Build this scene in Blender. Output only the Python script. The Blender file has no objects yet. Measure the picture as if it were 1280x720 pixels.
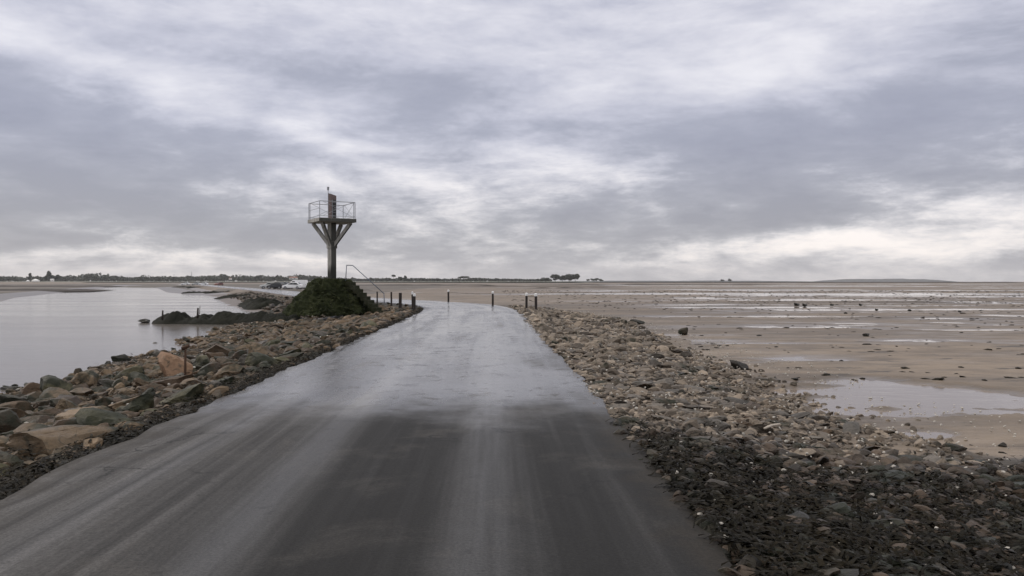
import bpy, bmesh, math, random
import numpy as np
from mathutils import Vector, Matrix, noise as mnoise

random.seed(7)
rng = np.random.default_rng(11)
sc = bpy.context.scene
COL = sc.collection
PI = math.pi
R = math.radians

# ------------------------------------------------------------------ camera
CAM_H = 1.45
F = 1005.0
YAW = math.atan(25 / F)
PITCH = math.atan(8 / F)
cam_d = bpy.data.cameras.new('camera')
cam = bpy.data.objects.new('camera', cam_d)
COL.objects.link(cam)
cam.location = (0, 0, CAM_H)
cam.rotation_euler = (PI / 2 - PITCH, 0, -YAW)
cam_d.sensor_width = 36
cam_d.lens = 36 * F / 1280
cam_d.clip_start = 0.05
cam_d.clip_end = 40000
sc.camera = cam
CM = cam.rotation_euler.to_matrix()


def ray(px, py):
    return (CM @ Vector(((px - 640) / F, (360 - py) / F, -1))).normalized()


def at(px, py, z):
    """point of the level z seen at that place of the picture"""
    d = ray(px, py)
    t = (z - CAM_H) / d.z
    return Vector((d.x * t, d.y * t, z))


def atY(px, py, Y):
    d = ray(px, py)
    t = Y / d.y
    return Vector((d.x * t, Y, CAM_H + d.z * t))


# ------------------------------------------------------------------ noise
_perm = rng.permutation(4096)
_val = rng.random(4096)


def vn(x, y, seed=0):
    x = np.asarray(x, float); y = np.asarray(y, float)
    ix = np.floor(x).astype(np.int64); iy = np.floor(y).astype(np.int64)
    fx = x - ix; fy = y - iy
    fx = fx * fx * fx * (fx * (fx * 6 - 15) + 10); fy = fy * fy * fy * (fy * (fy * 6 - 15) + 10)

    def h(a, b):
        return _val[_perm[(a + _perm[(b + seed * 131) & 4095]) & 4095]]
    a = h(ix, iy); b = h(ix + 1, iy); c = h(ix, iy + 1); d = h(ix + 1, iy + 1)
    return (a * (1 - fx) + b * fx) * (1 - fy) + (c * (1 - fx) + d * fx) * fy


def fbm(x, y, seed=0, oct=4):
    s = 0; a = 1; t = 0
    for k in range(oct):
        s = s + a * vn(x * 2 ** k + 17.3 * k, y * 2 ** k - 9.1 * k, seed + k)
        t += a; a *= .5
    return s / t


def sstep(a, b, x):
    t = np.clip((x - a) / (b - a), 0, 1)
    return t * t * (3 - 2 * t)


# ------------------------------------------------------------------ tagging
def tag(o, label=None, cat=None, group=None, kind=None):
    if label: o['label'] = label
    if cat: o['category'] = cat
    if group: o['group'] = group
    if kind: o['kind'] = kind
    return o


def empty(name, loc=(0, 0, 0), rz=0):
    o = bpy.data.objects.new(name, None)
    COL.objects.link(o)
    o.location = loc
    o.rotation_euler = (0, 0, rz)
    o.empty_display_size = .2
    return o


def link(name, me, parent=None, mat=None):
    o = bpy.data.objects.new(name, me)
    COL.objects.link(o)
    if mat and not me.materials: me.materials.append(mat)
    if parent: o.parent = parent
    return o


def obj(name, bm, mat, parent=None, smooth=False):
    me = bpy.data.meshes.new(name)
    bm.normal_update()
    bm.to_mesh(me); bm.free()
    me.materials.append(mat)
    if smooth:
        me.polygons.foreach_set('use_smooth', [True] * len(me.polygons))
    return link(name, me, parent)


def bulk(name, V, Fc, mat, parent=None, smooth=True):
    """V (n,3), Fc (m,k) arrays into one mesh object"""
    me = bpy.data.meshes.new(name)
    V = np.ascontiguousarray(V, np.float32); Fc = np.ascontiguousarray(Fc, np.int32)
    m, k = Fc.shape
    me.vertices.add(len(V)); me.vertices.foreach_set('co', V.ravel())
    me.loops.add(m * k); me.loops.foreach_set('vertex_index', Fc.ravel())
    me.polygons.add(m)
    me.polygons.foreach_set('loop_start', np.arange(0, m * k, k, dtype=np.int32))
    me.update(calc_edges=True)
    me.polygons.foreach_set('use_smooth', np.full(m, smooth))
    me.validate()
    me.materials.append(mat)
    return link(name, me, parent)


def copy_tree(o, parent=None):
    c = o.copy(); COL.objects.link(c); c.parent = parent
    for ch in o.children:
        copy_tree(ch, c)
    return c


# ------------------------------------------------------------------ shape helpers
def add_box(bm, c, s, rz=0, bev=0):
    r = bmesh.ops.create_cube(bm, size=1)
    vs = r['verts']
    M = Matrix.Translation(c) @ Matrix.Rotation(rz, 4, 'Z') @ Matrix.Diagonal((s[0], s[1], s[2], 1))
    bmesh.ops.transform(bm, matrix=M, verts=vs)
    if bev:
        es = list({e for v in vs for e in v.link_edges})
        bmesh.ops.bevel(bm, geom=es, offset=bev, segments=2, affect='EDGES', profile=.6)


def add_bar(bm, a, b, w, h=None, n=0, w2=None, roll=0):
    """bar from a to b; n=0: rectangular section w x h, else round with n sides"""
    a = Vector(a); b = Vector(b)
    d = b - a; L = d.length
    if n:
        r = bmesh.ops.create_cone(bm, cap_ends=True, segments=n, radius1=w, radius2=w if w2 is None else w2, depth=L)
        vs = r['verts']
    else:
        vs = bmesh.ops.create_cube(bm, size=1)['verts']
        bmesh.ops.transform(bm, matrix=Matrix.Diagonal((w, h or w, L, 1)), verts=vs)
    q = d.to_track_quat('Z', 'Y').to_matrix().to_4x4()
    bmesh.ops.transform(bm, matrix=Matrix.Translation((a + b) / 2) @ q @ Matrix.Rotation(roll, 4, 'Z'), verts=vs)


def add_tube(bm, pts, r, n=8):
    for i in range(len(pts) - 1):
        add_bar(bm, pts[i], pts[i + 1], r, n=n)
    for p in pts[1:-1]:
        bmesh.ops.create_uvsphere(bm, u_segments=n, v_segments=6, radius=r * 1.02, matrix=Matrix.Translation(p))


# ------------------------------------------------------------------ materials
def new_mat(name):
    m = bpy.data.materials.new(name); m.use_nodes = True
    nt = m.node_tree
    return m, nt, nt.nodes['Principled BSDF']


class NT:
    def __init__(s, nt): s.nt = nt

    def n(s, t, **kw):
        nd = s.nt.nodes.new(t)
        for k, v in kw.items(): setattr(nd, k, v)
        return nd

    def put(s, sock, v):
        if v is None: return
        if hasattr(v, 'is_linked') or isinstance(v, bpy.types.NodeSocket): s.nt.links.new(v, sock)
        else: sock.default_value = v

    def math(s, op, a, b=None, c=None, clamp=False):
        nd = s.n('ShaderNodeMath', operation=op, use_clamp=clamp)
        s.put(nd.inputs[0], a); s.put(nd.inputs[1], b); s.put(nd.inputs[2], c)
        return nd.outputs[0]

    def vmath(s, op, a, b=None):
        nd = s.n('ShaderNodeVectorMath', operation=op)
        s.put(nd.inputs[0], a); s.put(nd.inputs[1], b)
        return nd.outputs[0]

    def noise(s, vec, scale, detail=5, rough=.55, dist=0, color=False):
        nd = s.n('ShaderNodeTexNoise')
        s.put(nd.inputs['Vector'], vec)
        nd.inputs['Scale'].default_value = scale; nd.inputs['Detail'].default_value = detail
        nd.inputs['Roughness'].default_value = rough; nd.inputs['Distortion'].default_value = dist
        return nd.outputs['Color' if color else 'Fac']

    def ramp(s, fac, stops, mode='LINEAR'):
        nd = s.n('ShaderNodeValToRGB')
        cr = nd.color_ramp; cr.interpolation = mode
        while len(cr.elements) < len(stops): cr.elements.new(.5)
        for e, (p, c) in zip(cr.elements, stops):
            e.position = p; e.color = (c, c, c, 1) if isinstance(c, (int, float)) else (*c, 1)
        s.put(nd.inputs[0], fac)
        return nd.outputs[0]

    def mix(s, f, a, b, blend='MIX'):
        nd = s.n('ShaderNodeMix', data_type='RGBA', blend_type=blend)
        def c(v): return (*v, 1) if isinstance(v, tuple) and len(v) == 3 else v
        s.put(nd.inputs[0], f); s.put(nd.inputs[6], c(a)); s.put(nd.inputs[7], c(b))
        return nd.outputs[2]

    def mapr(s, v, a, b, c, d, smooth=False):
        nd = s.n('ShaderNodeMapRange', interpolation_type='SMOOTHSTEP' if smooth else 'LINEAR')
        s.put(nd.inputs[0], v)
        for i, x in enumerate((a, b, c, d)): s.put(nd.inputs[i + 1], x)
        return nd.outputs[0]

    def bump(s, h, strength=.4, dist=.02):
        nd = s.n('ShaderNodeBump')
        nd.inputs['Strength'].default_value = strength; nd.inputs['Distance'].default_value = dist
        s.put(nd.inputs['Height'], h)
        return nd.outputs[0]

    def mapping(s, vec, scale=(1, 1, 1), rot=(0, 0, 0), loc=(0, 0, 0)):
        nd = s.n('ShaderNodeMapping')
        s.put(nd.inputs[0], vec)
        nd.inputs['Scale'].default_value = scale; nd.inputs['Rotation'].default_value = rot
        nd.inputs['Location'].default_value = loc
        return nd.outputs[0]


def simple(name, col, rough=.6, metal=0, var=.25, nscale=8, bump=.0, spec=.5):
    m, nt, b = new_mat(name); T = NT(nt)
    tc = T.n('ShaderNodeTexCoord').outputs['Object']
    f = T.noise(tc, nscale)
    c = T.mix(f, tuple(x * (1 - var) for x in col), tuple(min(1, x * (1 + var)) for x in col))
    nt.links.new(c, b.inputs['Base Color'])
    b.inputs['Roughness'].default_value = rough; b.inputs['Metallic'].default_value = metal
    b.inputs['Specular IOR Level'].default_value = spec
    if bump: nt.links.new(T.bump(T.noise(tc, nscale * 4), bump, .01), b.inputs['Normal'])
    return m


def rock_mat(name, base, alt, weed=0.0, island=False, rough=.62, spread=.45):
    m, nt, b = new_mat(name); T = NT(nt)
    pos = T.n('ShaderNodeNewGeometry')
    P = pos.outputs['Position']
    if island: rnd = pos.outputs['Random Per Island']
    else: rnd = T.n('ShaderNodeObjectInfo').outputs['Random']
    big = T.noise(P, 2.3, 4); fine = T.noise(P, 26, 6, .65); mid = T.noise(P, 7, 5, .6, .6)
    c = T.mix(T.mapr(T.math('ADD', T.math('MULTIPLY', rnd, .75), T.math('MULTIPLY', big, .35)), .2, .85, 0, 1), base, alt)
    k = T.math('ADD', T.math('MULTIPLY', rnd, spread * 1.2), 1 - spread * .75)
    k2 = T.math('FRACT', T.math('MULTIPLY', rnd, 37.7))
    c = T.mix(1, c, T.n('ShaderNodeCombineColor').outputs[0], 'MULTIPLY') if False else c
    hs = T.n('ShaderNodeHueSaturation'); nt.links.new(c, hs.inputs['Color'])
    nt.links.new(T.math('ADD', T.math('MULTIPLY', k2, spread), T.math('ADD', T.math('MULTIPLY', T.math('ADD', fine, mid), .95), -.15)), hs.inputs['Value'])
    c = hs.outputs[0]
    # dark blotches, lichen / weed stains
    c = T.mix(T.mapr(mid, .52, .66, 0, .8), c, (.035, .032, .024))
    if weed:
        wn = T.noise(P, 1.7, 4, .6)
        c = T.mix(T.mapr(wn, .62 - .35 * weed, .72 - .3 * weed, 0, .92), c, (.016, .019, .010))
    nt.links.new(c, b.inputs['Base Color'])
    nt.links.new(T.mapr(big, .3, .7, rough - .2, rough + .12), b.inputs['Roughness'])
    nt.links.new(T.bump(T.math('ADD', T.math('MULTIPLY', mid, 1.2), T.math('MULTIPLY', fine, .5)), .8, .03), b.inputs['Normal'])
    b.inputs['Specular IOR Level'].default_value = .22
    return m


M = {}
M['rock_tan'] = rock_mat('rock_tan', (.088, .060, .036), (.165, .118, .073), .38)
M['rock_brown'] = rock_mat('rock_brown', (.045, .029, .018), (.088, .059, .037), .5)
M['rock_grey'] = rock_mat('rock_grey', (.055, .049, .042), (.105, .094, .08), .4)
M['rock_green'] = rock_mat('rock_green', (.05, .05, .025), (.10, .09, .052), .5)
M['rock_dark'] = rock_mat('rock_dark', (.014, .014, .012), (.03, .027, .022), .5, rough=.55)
M['rock_orange'] = rock_mat('rock_orange', (.19, .112, .066), (.22, .14, .088), .05)
M['rubble_left'] = rock_mat('rubble_left', (.035, .025, .016), (.14, .098, .060), .35, True, spread=.7)
M['rubble_right'] = rock_mat('rubble_right', (.055, .044, .034), (.21, .17, .13), .15, True, spread=.9)
M['rubble_dark'] = rock_mat('rubble_dark', (.016, .012, .009), (.095, .068, .048), .35, True, rough=.55)
M['stone_grey'] = rock_mat('stone_grey', (.075, .067, .058), (.135, .118, .10), .12)
M['stone_tan'] = rock_mat('stone_tan', (.078, .064, .051), (.14, .117, .094), .15)
M['stone_dark'] = rock_mat('stone_dark', (.022, .019, .015), (.055, .045, .036), .4, rough=.55)
M['shell'] = simple('shell', (.42, .39, .34), .45, var=.25, nscale=20)
M['concrete'] = None


def concrete_mat():
    m, nt, b = new_mat('tower_concrete'); T = NT(nt)
    P = T.n('ShaderNodeNewGeometry').outputs['Position']
    st = T.mapping(P, (9, 9, .9))
    streak = T.noise(st, 1, 6, .65, .3)
    fine = T.noise(P, 22, 5, .7)
    c = T.ramp(streak, [(.26, (.10, .098, .085)), (.42, (.33, .32, .285)), (.62, (.50, .49, .46))])
    c = T.mix(T.mapr(fine, .4, .8, 0, .35), c, (.07, .065, .05))
    z = T.n('ShaderNodeSeparateXYZ'); nt.links.new(P, z.inputs[0])
    zz = T.math('ADD', z.outputs[2], T.math('MULTIPLY', T.math('SUBTRACT', T.noise(st, .8, 3), .5), 1.6))
    c = T.mix(T.mapr(zz, 1.9, 2.7, .94, 0, True), c, (.014, .016, .013))    # tide stain
    # shade painted dark on faces turned away from the sun, edges streaked
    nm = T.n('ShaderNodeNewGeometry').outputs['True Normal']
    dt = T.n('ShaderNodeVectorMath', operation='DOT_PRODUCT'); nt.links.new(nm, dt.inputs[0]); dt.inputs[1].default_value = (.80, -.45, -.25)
    shade_f = T.math('ADD', dt.outputs['Value'], T.math('MULTIPLY', T.math('SUBTRACT', streak, .5), 1.1))
    c = T.mix(T.mapr(shade_f, .45, .75, 0, .88, True), c, (.03, .031, .027))
    nt.links.new(c, b.inputs['Base Color'])
    b.inputs['Roughness'].default_value = .8; b.inputs['Specular IOR Level'].default_value = .25
    nt.links.new(T.bump(fine, .4, .01), b.inputs['Normal'])
    return m


M['concrete'] = concrete_mat()
M['mast'] = simple('mast_brown', (.13, .095, .09), .7, var=.35, nscale=5)
M['mast_dark'] = simple('mast_slot', (.02, .02, .022), .6)
M['galv'] = simple('galvanised_steel', (.30, .31, .33), .4, .7, nscale=12)
M['bluesteel'] = simple('painted_steel', (.11, .13, .17), .45, .2, nscale=12)
M['postwood'] = simple('dark_post_wood', (.028, .021, .018), .8, var=.5, nscale=14, bump=.4)
M['postwhite'] = simple('white_post_paint', (.85, .85, .84), .5, var=.04)
M['rope'] = simple('weathered_rope', (.10, .085, .07), .9)
M['rust'] = simple('rusty_iron', (.055, .026, .012), .85, var=.5, nscale=14)
M['carwhite'] = simple('white_car_paint', (.82, .82, .82), .25, var=.02)
M['cardark'] = simple('dark_car_paint', (.015, .017, .02), .25, var=.1)
M['carred'] = simple('faded_red_paint', (.16, .05, .035), .35, var=.1)
M['carsilver'] = simple('silver_car_paint', (.42, .43, .42), .3, .4, var=.05)
M['glass'] = simple('dark_window_glass', (.02, .023, .027), .08, var=.1)
M['tyre'] = simple('tyre_rubber', (.012, .012, .012), .8)
M['rim'] = simple('wheel_rim', (.35, .35, .36), .35, .7)
M['lamp'] = simple('lamp_lens', (.5, .45, .42), .2)
M['redlamp'] = simple('tail_lamp', (.25, .02, .02), .2)
M['house'] = simple('white_render', (.75, .74, .72), .7, var=.05)
M['roof'] = simple('clay_roof', (.22, .12, .09), .8)
M['farwhite'] = simple('white_sheeting', (.82, .82, .80), .5, var=.03)
M['crown'] = simple('tree_foliage', (.032, .042, .026), .8, var=.5, nscale=.25)
M['trunk'] = simple('tree_bark', (.05, .04, .032), .9)
M['wall'] = simple('sea_wall_stone', (.022, .021, .018), .95, var=.4, nscale=.05, spec=.05)


def weed_mat(name, a, b_, rough=.42, hi=None):
    m, nt, b = new_mat(name); T = NT(nt)
    g = T.n('ShaderNodeNewGeometry'); P = g.outputs['Position']
    n1 = T.noise(P, 1.3, 5, .6); n2 = T.noise(P, 13, 6, .7, .4)
    f = T.math('ADD', T.math('MULTIPLY', n1, .6), T.math('MULTIPLY', n2, .6))
    c = T.ramp(f, [(.4, a), (.62, b_), (.80, hi or b_)])
    nt.links.new(c, b.inputs['Base Color'])
    nt.links.new(T.mapr(n2, .3, .7, rough - .1, rough + .25), b.inputs['Roughness'])
    nt.links.new(T.bump(n2, 1.0, .06), b.inputs['Normal'])
    b.inputs['Specular IOR Level'].default_value = .08
    return m


M['mound'] = weed_mat('algae_mound', (.007, .009, .0045), (.028, .034, .014), .75, (.08, .085, .04))
M['mound_step'] = weed_mat('algae_step', (.014, .016, .009), (.034, .036, .02), .7, (.075, .075, .055))
M['groyne'] = weed_mat('weed_groyne', (.004, .0045, .0035), (.010, .011, .007), .6, (.022, .022, .013))
M['weed'] = weed_mat('seaweed', (.006, .006, .004), (.018, .015, .009), .5, (.042, .032, .018))

# ------------------------------------------------------------------ road line
ctrl = [(-1.07, -40), (-1.07, -20), (-1.07, 0), (-1.07, 20), (-1.07, 36), (-1.35, 44), (-2.7, 51.5), (-5.8, 58.5), (-10.5, 67), (-18, 84),
        (-38, 137), (-70, 215), (-140, 390), (-230, 620), (-330, 850), (-400, 1000)]


def catmull(P, step):
    out = []
    for i in range(len(P) - 1):
        p0 = np.array(P[max(i - 1, 0)], float); p1 = np.array(P[i], float); p2 = np.array(P[i + 1], float); p3 = np.array(P[min(i + 2, len(P) - 1)], float)
        L = np.linalg.norm(p2 - p1); n = max(2, int(L / (step if p1[1] < 70 else step * 8)))
        # centripetal-ish via scaled tangents
        m1 = (p2 - p0) / max(1e-6, np.linalg.norm(p2 - p1) + np.linalg.norm(p1 - p0)) * L
        m2 = (p3 - p1) / max(1e-6, np.linalg.norm(p3 - p2) + np.linalg.norm(p2 - p1)) * L
        for k in range(n):
            t = k / n
            out.append((2 * t**3 - 3 * t**2 + 1) * p1 + (t**3 - 2 * t**2 + t) * m1 + (-2 * t**3 + 3 * t**2) * p2 + (t**3 - t**2) * m2)
    out.append(np.array(P[-1], float))
    return np.array(out)


ROAD = catmull(ctrl, .3)
ROADC = catmull(ctrl, 2.0)
HALF = 2.33


def road_dist(x, y):
    """distance to the road edge (negative on the road) and side (-1 left, +1 right)"""
    x = np.asarray(x, float); y = np.asarray(y, float)
    best = np.full(x.shape, 1e9); side = np.ones(x.shape)
    for i in range(len(ROADC) - 1):
        a = ROADC[i]; b = ROADC[i + 1]; d = b - a; L2 = d @ d
        t = np.clip(((x - a[0]) * d[0] + (y - a[1]) * d[1]) / L2, 0, 1)
        ex = x - (a[0] + t * d[0]); ey = y - (a[1] + t * d[1])
        q = np.hypot(ex, ey)
        s = np.where(d[0] * ey - d[1] * ex > 0, -1.0, 1.0)
        m = q < best
        best = np.where(m, q, best); side = np.where(m, s, side)
    return best - HALF, side


# ------------------------------------------------------------------ water outline of the creek on the left
CREEK = np.array([(-8.6, -80), (-9.4, 0), (-9.9, 10), (-10.4, 17), (-10.8, 21.5), (-11.2, 26.8), (-12.1, 33), (-13.4, 40.0), (-13.2, 44), (-14.5, 50),
                  (-18, 64), (-24, 81), (-31, 100), (-41, 124), (-55, 148), (-70, 175), (-100, 245), (-140, 337), (-215, 480), (-178, 394),
                  (-112, 224), (-69, 118), (-52, 85), (-41, 67.5), (-48, 45), (-75, 20), (-130, -80)])
# keep the far end open towards a point
CREEK = np.array([tuple(p) for p in CREEK])


def creek_sd(x, y):
    """signed distance, negative in the water"""
    x = np.asarray(x, float); y = np.asarray(y, float)
    inside = np.zeros(x.shape, bool); best = np.full(x.shape, 1e9)
    n = len(CREEK)
    for i in range(n):
        a = CREEK[i]; b = CREEK[(i + 1) % n]; d = b - a; L2 = d @ d
        t = np.clip(((x - a[0]) * d[0] + (y - a[1]) * d[1]) / L2, 0, 1)
        q = np.hypot(x - (a[0] + t * d[0]), y - (a[1] + t * d[1]))
        best = np.minimum(best, q)
        c = ((a[1] > y) != (b[1] > y))
        with np.errstate(divide='ignore', invalid='ignore'):
            xi = (b[0] - a[0]) * (y - a[1]) / (b[1] - a[1] + 1e-12) + a[0]
        inside ^= c & (x < xi)
    return np.where(inside, -best, best)


WATER_Z = -.90
POOL_Z = -.62
# pools on the right flat, given as ellipses on the ground (x, y, rx, ry, turn, depth)
def ell(px, py, wpx, hpx, depth=.05):
    a = at(px, py, POOL_Z); l = at(px - wpx / 2, py, POOL_Z); n = at(px, py + hpx / 2, POOL_Z); f = at(px, py - hpx / 2, POOL_Z)
    return (a.x, (n.y + f.y) / 2, (a - l).length, (f.y - n.y) / 2, depth)


POOLS = [ell(1240, 502, 260, 54, .11), ell(1130, 516, 130, 14, .06), ell(1255, 545, 90, 14, .06), ell(990, 449, 120, 8, .04), ell(1165, 428, 240, 6, .03), ell(1060, 409, 170, 5, .03),
         ell(1250, 412, 120, 5, .03), ell(1120, 405, 130, 4, .03), ell(1190, 399, 160, 4, .03), ell(1050, 396, 130, 3, .03), ell(1000, 375, 240, 3.2, .08),
         ell(1220, 378, 160, 2.5, .08), ell(880, 373, 130, 2, .08), ell(1250, 394, 60, 3, .06), ell(1150, 387, 200, 2.5, .06), ell(980, 388, 90, 2.5, .03),
         ell(1240, 404, 90, 3, .03), ell(1240, 432, 120, 4, .03)]


def ground_z(x, y):
    x = np.asarray(x, float); y = np.asarray(y, float)
    dist = np.hypot(x, y)
    d, side = road_dist(x, y)
    w = creek_sd(x, y)
    w = w + ((fbm(x * .55, y * .55, 77, 3) - .5) * 3.0 - .35) * (1 - sstep(40, 90, dist))
    z = -.57 + (fbm(x * .05, y * .09, 3, 4) - .5) * .09 + (fbm(x * .35, y * 1.1, 9, 4) - .5) * .065
    wx = x + (fbm(x * .12, y * .12, 21) - .5) * 8; wy = y + (fbm(x * .12, y * .12, 25) - .5) * (1.0 + y * .05)
    pn = fbm(x * .22, y * .8, 27, 4) * .7 + fbm(x * .8, y * 2.6, 29, 3) * .3 * (1 - sstep(18, 30, dist)) + .15 * sstep(18, 30, dist)
    for (cx, cy, rx, ry, dep) in POOLS:
        e = np.hypot((wx - cx) / rx, (wy - cy) / ry) + (pn - .5) * 3.4
        z = z - dep * np.clip(1.15 - e, 0, 1) ** .7 * 1.3
    st = fbm(x * .05, y * .34, 51, 5); st2 = fbm(x * .012, y * .06, 55, 5)
    reg = sstep(.10, .30, x / np.maximum(y, 1)) * (y > 0)
    z = z - .11 * sstep(.56, .68, st) * reg * sstep(22, 32, y) * (1 - sstep(120, 200, y))
    z = z - .11 * sstep(.57, .66, st2) * sstep(-.05, .2, x / np.maximum(y, 1)) * sstep(60, 100, y) * (1 - sstep(600, 900, y))
    # creek banks
    near = np.clip(w, -6, 40)
    zb = WATER_Z + np.where(near > 0, near * .05 + .02 * np.minimum(near, 1), near * .12)
    far = sstep(25, 60, dist)
    z = np.where(w < 12, np.minimum(z, np.maximum(zb, WATER_Z - .5)), z)
    # road embankment
    wob = (fbm(x * .35, y * .35, 5, 3) - .5)
    wid = np.where(side > 0, 3.9 + np.clip((y - 14) * .06, 0, 1.9), 6.6) + wob * 2.0
    t = np.clip(d / wid, 0, 1)
    emb = -.05 - .55 * t ** 1.15
    emb = np.where(side < 0, -.05 - .88 * t ** .72, emb)
    z = np.where((d < wid) & (w > -2.5), np.maximum(emb + wob * .10 * sstep(.2, 1.5, d), np.where(d < wid, emb, z)), z)
    z = np.where(d <= 0.25, -.06, z)
    # a rise of beach behind the mound
    # far land on the left
    land = sstep(900, 1500, y + .35 * x * 0) * sstep(120, -260, x + 0 * y)
    z = z + land * (1.5 + .8 * (fbm(x * .004, y * .004, 31) - .5))
    return z, d, side, w


# polar sheet of ground
ang_f = np.radians(np.linspace(-42, 42, 560))
ang_r = np.radians(np.linspace(42, 318, 70)[1:-1])
ANG = np.concatenate([ang_f, ang_r])
RAD = np.concatenate([np.geomspace(1.2, 120, 430), np.geomspace(120, 15000, 200)[1:]])
A, RR = np.meshgrid(ANG, RAD)
GX = np.sin(A) * RR; GY = np.cos(A) * RR
GZ, GD, GS, GW = ground_z(GX, GY)
na = len(ANG); nr = len(RAD)
V = np.stack([GX, GY, GZ], -1).reshape(-1, 3)
idx = np.arange(na * nr).reshape(nr, na)
q = np.stack([idx[:-1, :], np.roll(idx, -1, 1)[:-1, :], np.roll(idx, -1, 1)[1:, :], idx[1:, :]], -1).reshape(-1, 4)[:, ::-1]


def sand_mat():
    m, nt, b = new_mat('tidal_sand'); T = NT(nt)
    P = T.n('ShaderNodeNewGeometry').outputs['Position']
    s = T.n('ShaderNodeSeparateXYZ'); nt.links.new(P, s.inputs[0])
    at_ = T.n('ShaderNodeAttribute'); at_.attribute_name = 'zone'
    zs = T.n('ShaderNodeSeparateColor'); nt.links.new(at_.outputs['Color'], zs.inputs[0])
    verge, weed, creek = zs.outputs[0], zs.outputs[1], zs.outputs[2]
    st = T.mapping(P, (.05, .16, 1), (0, 0, R(4)))
    band = T.noise(st, 1, 8, .6, .5)
    st2 = T.mapping(P, (.006, .02, 1), (0, 0, R(-2)))
    band2 = T.noise(st2, 1, 7, .6)
    fine = T.noise(P, 9, 6, .65)
    mid = T.noise(T.mapping(P, (.7, 1.1, 1)), 1, 6, .6)
    c = T.ramp(T.math('ADD', T.math('MULTIPLY', band, .5), T.math('MULTIPLY', band2, .5)),
               [(.36, (.068, .052, .038)), (.45, (.168, .129, .093)), (.54, (.23, .178, .128)), (.63, (.10, .077, .056))])
    c = T.mix(T.mapr(mid, .42, .62, 0, .65), c, (.10, .079, .060))
    mot = T.noise(T.mapping(P, (.16, .42, 1), (0, 0, R(-6))), 1, 8, .68, .8)
    c = T.mix(T.mapr(mot, .52, .62, 0, .6), c, (.085, .068, .052))
    c = T.mix(T.mapr(fine, .56, .75, 0, .4), c, (.12, .09, .07))
    # sparse dark weed flecks, drawn out along the tide
    fl = T.noise(T.mapping(P, (.55, 1.3, 1), (0, 0, R(8))), 1.2, 7, .7, .3)
    c = T.mix(T.mapr(fl, .575, .63, 0, .9), c, (.055, .045, .036))
    # algae tint on the creek bank
    g = T.noise(T.mapping(P, (.05, .12, 1)), 1, 5)
    c = T.mix(T.math('MULTIPLY', creek, T.mapr(g, .36, .56, .3, .95)), c, (.060, .050, .036))
    # stony verge, then weedy verge with the painted windscreen darkening on its near right
    vn_ = T.noise(P, 14, 6, .7)
    c = T.mix(verge, c, T.ramp(vn_, [(.35, (.03, .024, .018)), (.5, (.085, .066, .05)), (.68, (.20, .16, .12))]))
    c = T.mix(weed, c, T.ramp(vn_, [(.4, (.006, .006, .004)), (.6, (.022, .019, .013)), (.75, (.05, .042, .032))]))
    # wet sand is darker and smoother near the pool level
    wet = T.mapr(T.math('ADD', s.outputs[2], T.math('MULTIPLY', T.math('SUBTRACT', mid, .5), .05)), POOL_Z - .005, POOL_Z + .05, 1, 0, True)
    c = T.mix(T.math('MULTIPLY', wet, .5), c, (.14, .115, .10))
    nt.links.new(c, b.inputs['Base Color'])
    ro = T.math('SUBTRACT', .62, T.math('MULTIPLY', wet, .32))
    nt.links.new(T.math('ADD', ro, T.math('MULTIPLY', verge, .2), clamp=True), b.inputs['Roughness'])
    b.inputs['Specular IOR Level'].default_value = .4
    rip = T.noise(T.mapping(P, (1.2, 5.5, 1), (0, 0, R(10))), 1, 4, .5, .6)
    h = T.math('ADD', T.math('MULTIPLY', fine, .5), T.math('ADD', T.math('MULTIPLY', mid, .9), T.math('MULTIPLY', rip, .8)))
    nt.links.new(T.bump(h, .8, .05), b.inputs['Normal'])
    return m


ground = bulk('tidal_flat', V, q, sand_mat())
tag(ground, kind='structure')
nz = fbm(GX * .9, GY * .9, 41, 4)
verge = np.where(GS > 0, 1 - sstep(2.4, 4.5, GD + (nz - .5) * 3.5), 1 - sstep(6.0, 7.6, GD + (nz - .5) * 2)) * (GY < 140)
weedL = (1 - sstep(.35, 1.2, GD + (nz - .5) * .9)) * (GS < 0) * (GY < 60)
weedShadeR = (GS > 0) * (1 - sstep(6.6, 8.8, GY + (nz - .5) * 3.5 - .12 * GD)) * (1 - sstep(4, 9, GD))  # weed colour also stands in for windscreen darkening on the near right verge
weedShadeR = np.maximum(weedShadeR, (GS > 0) * (1 - sstep(.1, .5, GD + (nz - .5) * .5)) * .8 * (GY < 60))
weed = np.maximum(weedL, weedShadeR)
creek = np.where((GW > -1) & (GW < 200) & (GX < -20) & (GY < 800), 1.0, 0.) * sstep(3, 9, np.abs(GD))
colr = np.ones((na * nr, 4), np.float32)
colr[:, 0] = verge.ravel(); colr[:, 1] = weed.ravel(); colr[:, 2] = creek.ravel()
ca = ground.data.color_attributes.new('zone', 'FLOAT_COLOR', 'POINT')
ca.data.foreach_set('color', colr.ravel())


def gz(x, y):
    z, d, s, w = ground_z(np.array([x]), np.array([y]))
    return float(z[0])


# ------------------------------------------------------------------ water
def water_mat(name, col, rough, bs, sx, sy):
    m, nt, b = new_mat(name); T = NT(nt)
    P = T.n('ShaderNodeNewGeometry').outputs['Position']
    n1 = T.noise(T.mapping(P, (sx, sy, 1), (0, 0, R(12))), 1, 5, .6)
    n2 = T.noise(T.mapping(P, (.06, .16, 1)), 1, 4)
    c = T.mix(n2, tuple(x * .85 for x in col), tuple(x * 1.15 for x in col))
    nt.links.new(c, b.inputs['Base Color'])
    nt.links.new(T.mapr(n2, .3, .7, rough * .6, rough * 1.5), b.inputs['Roughness'])
    b.inputs['IOR'].default_value = 1.33
    nt.links.new(T.bump(n1, bs, .05), b.inputs['Normal'])
    return m


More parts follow.
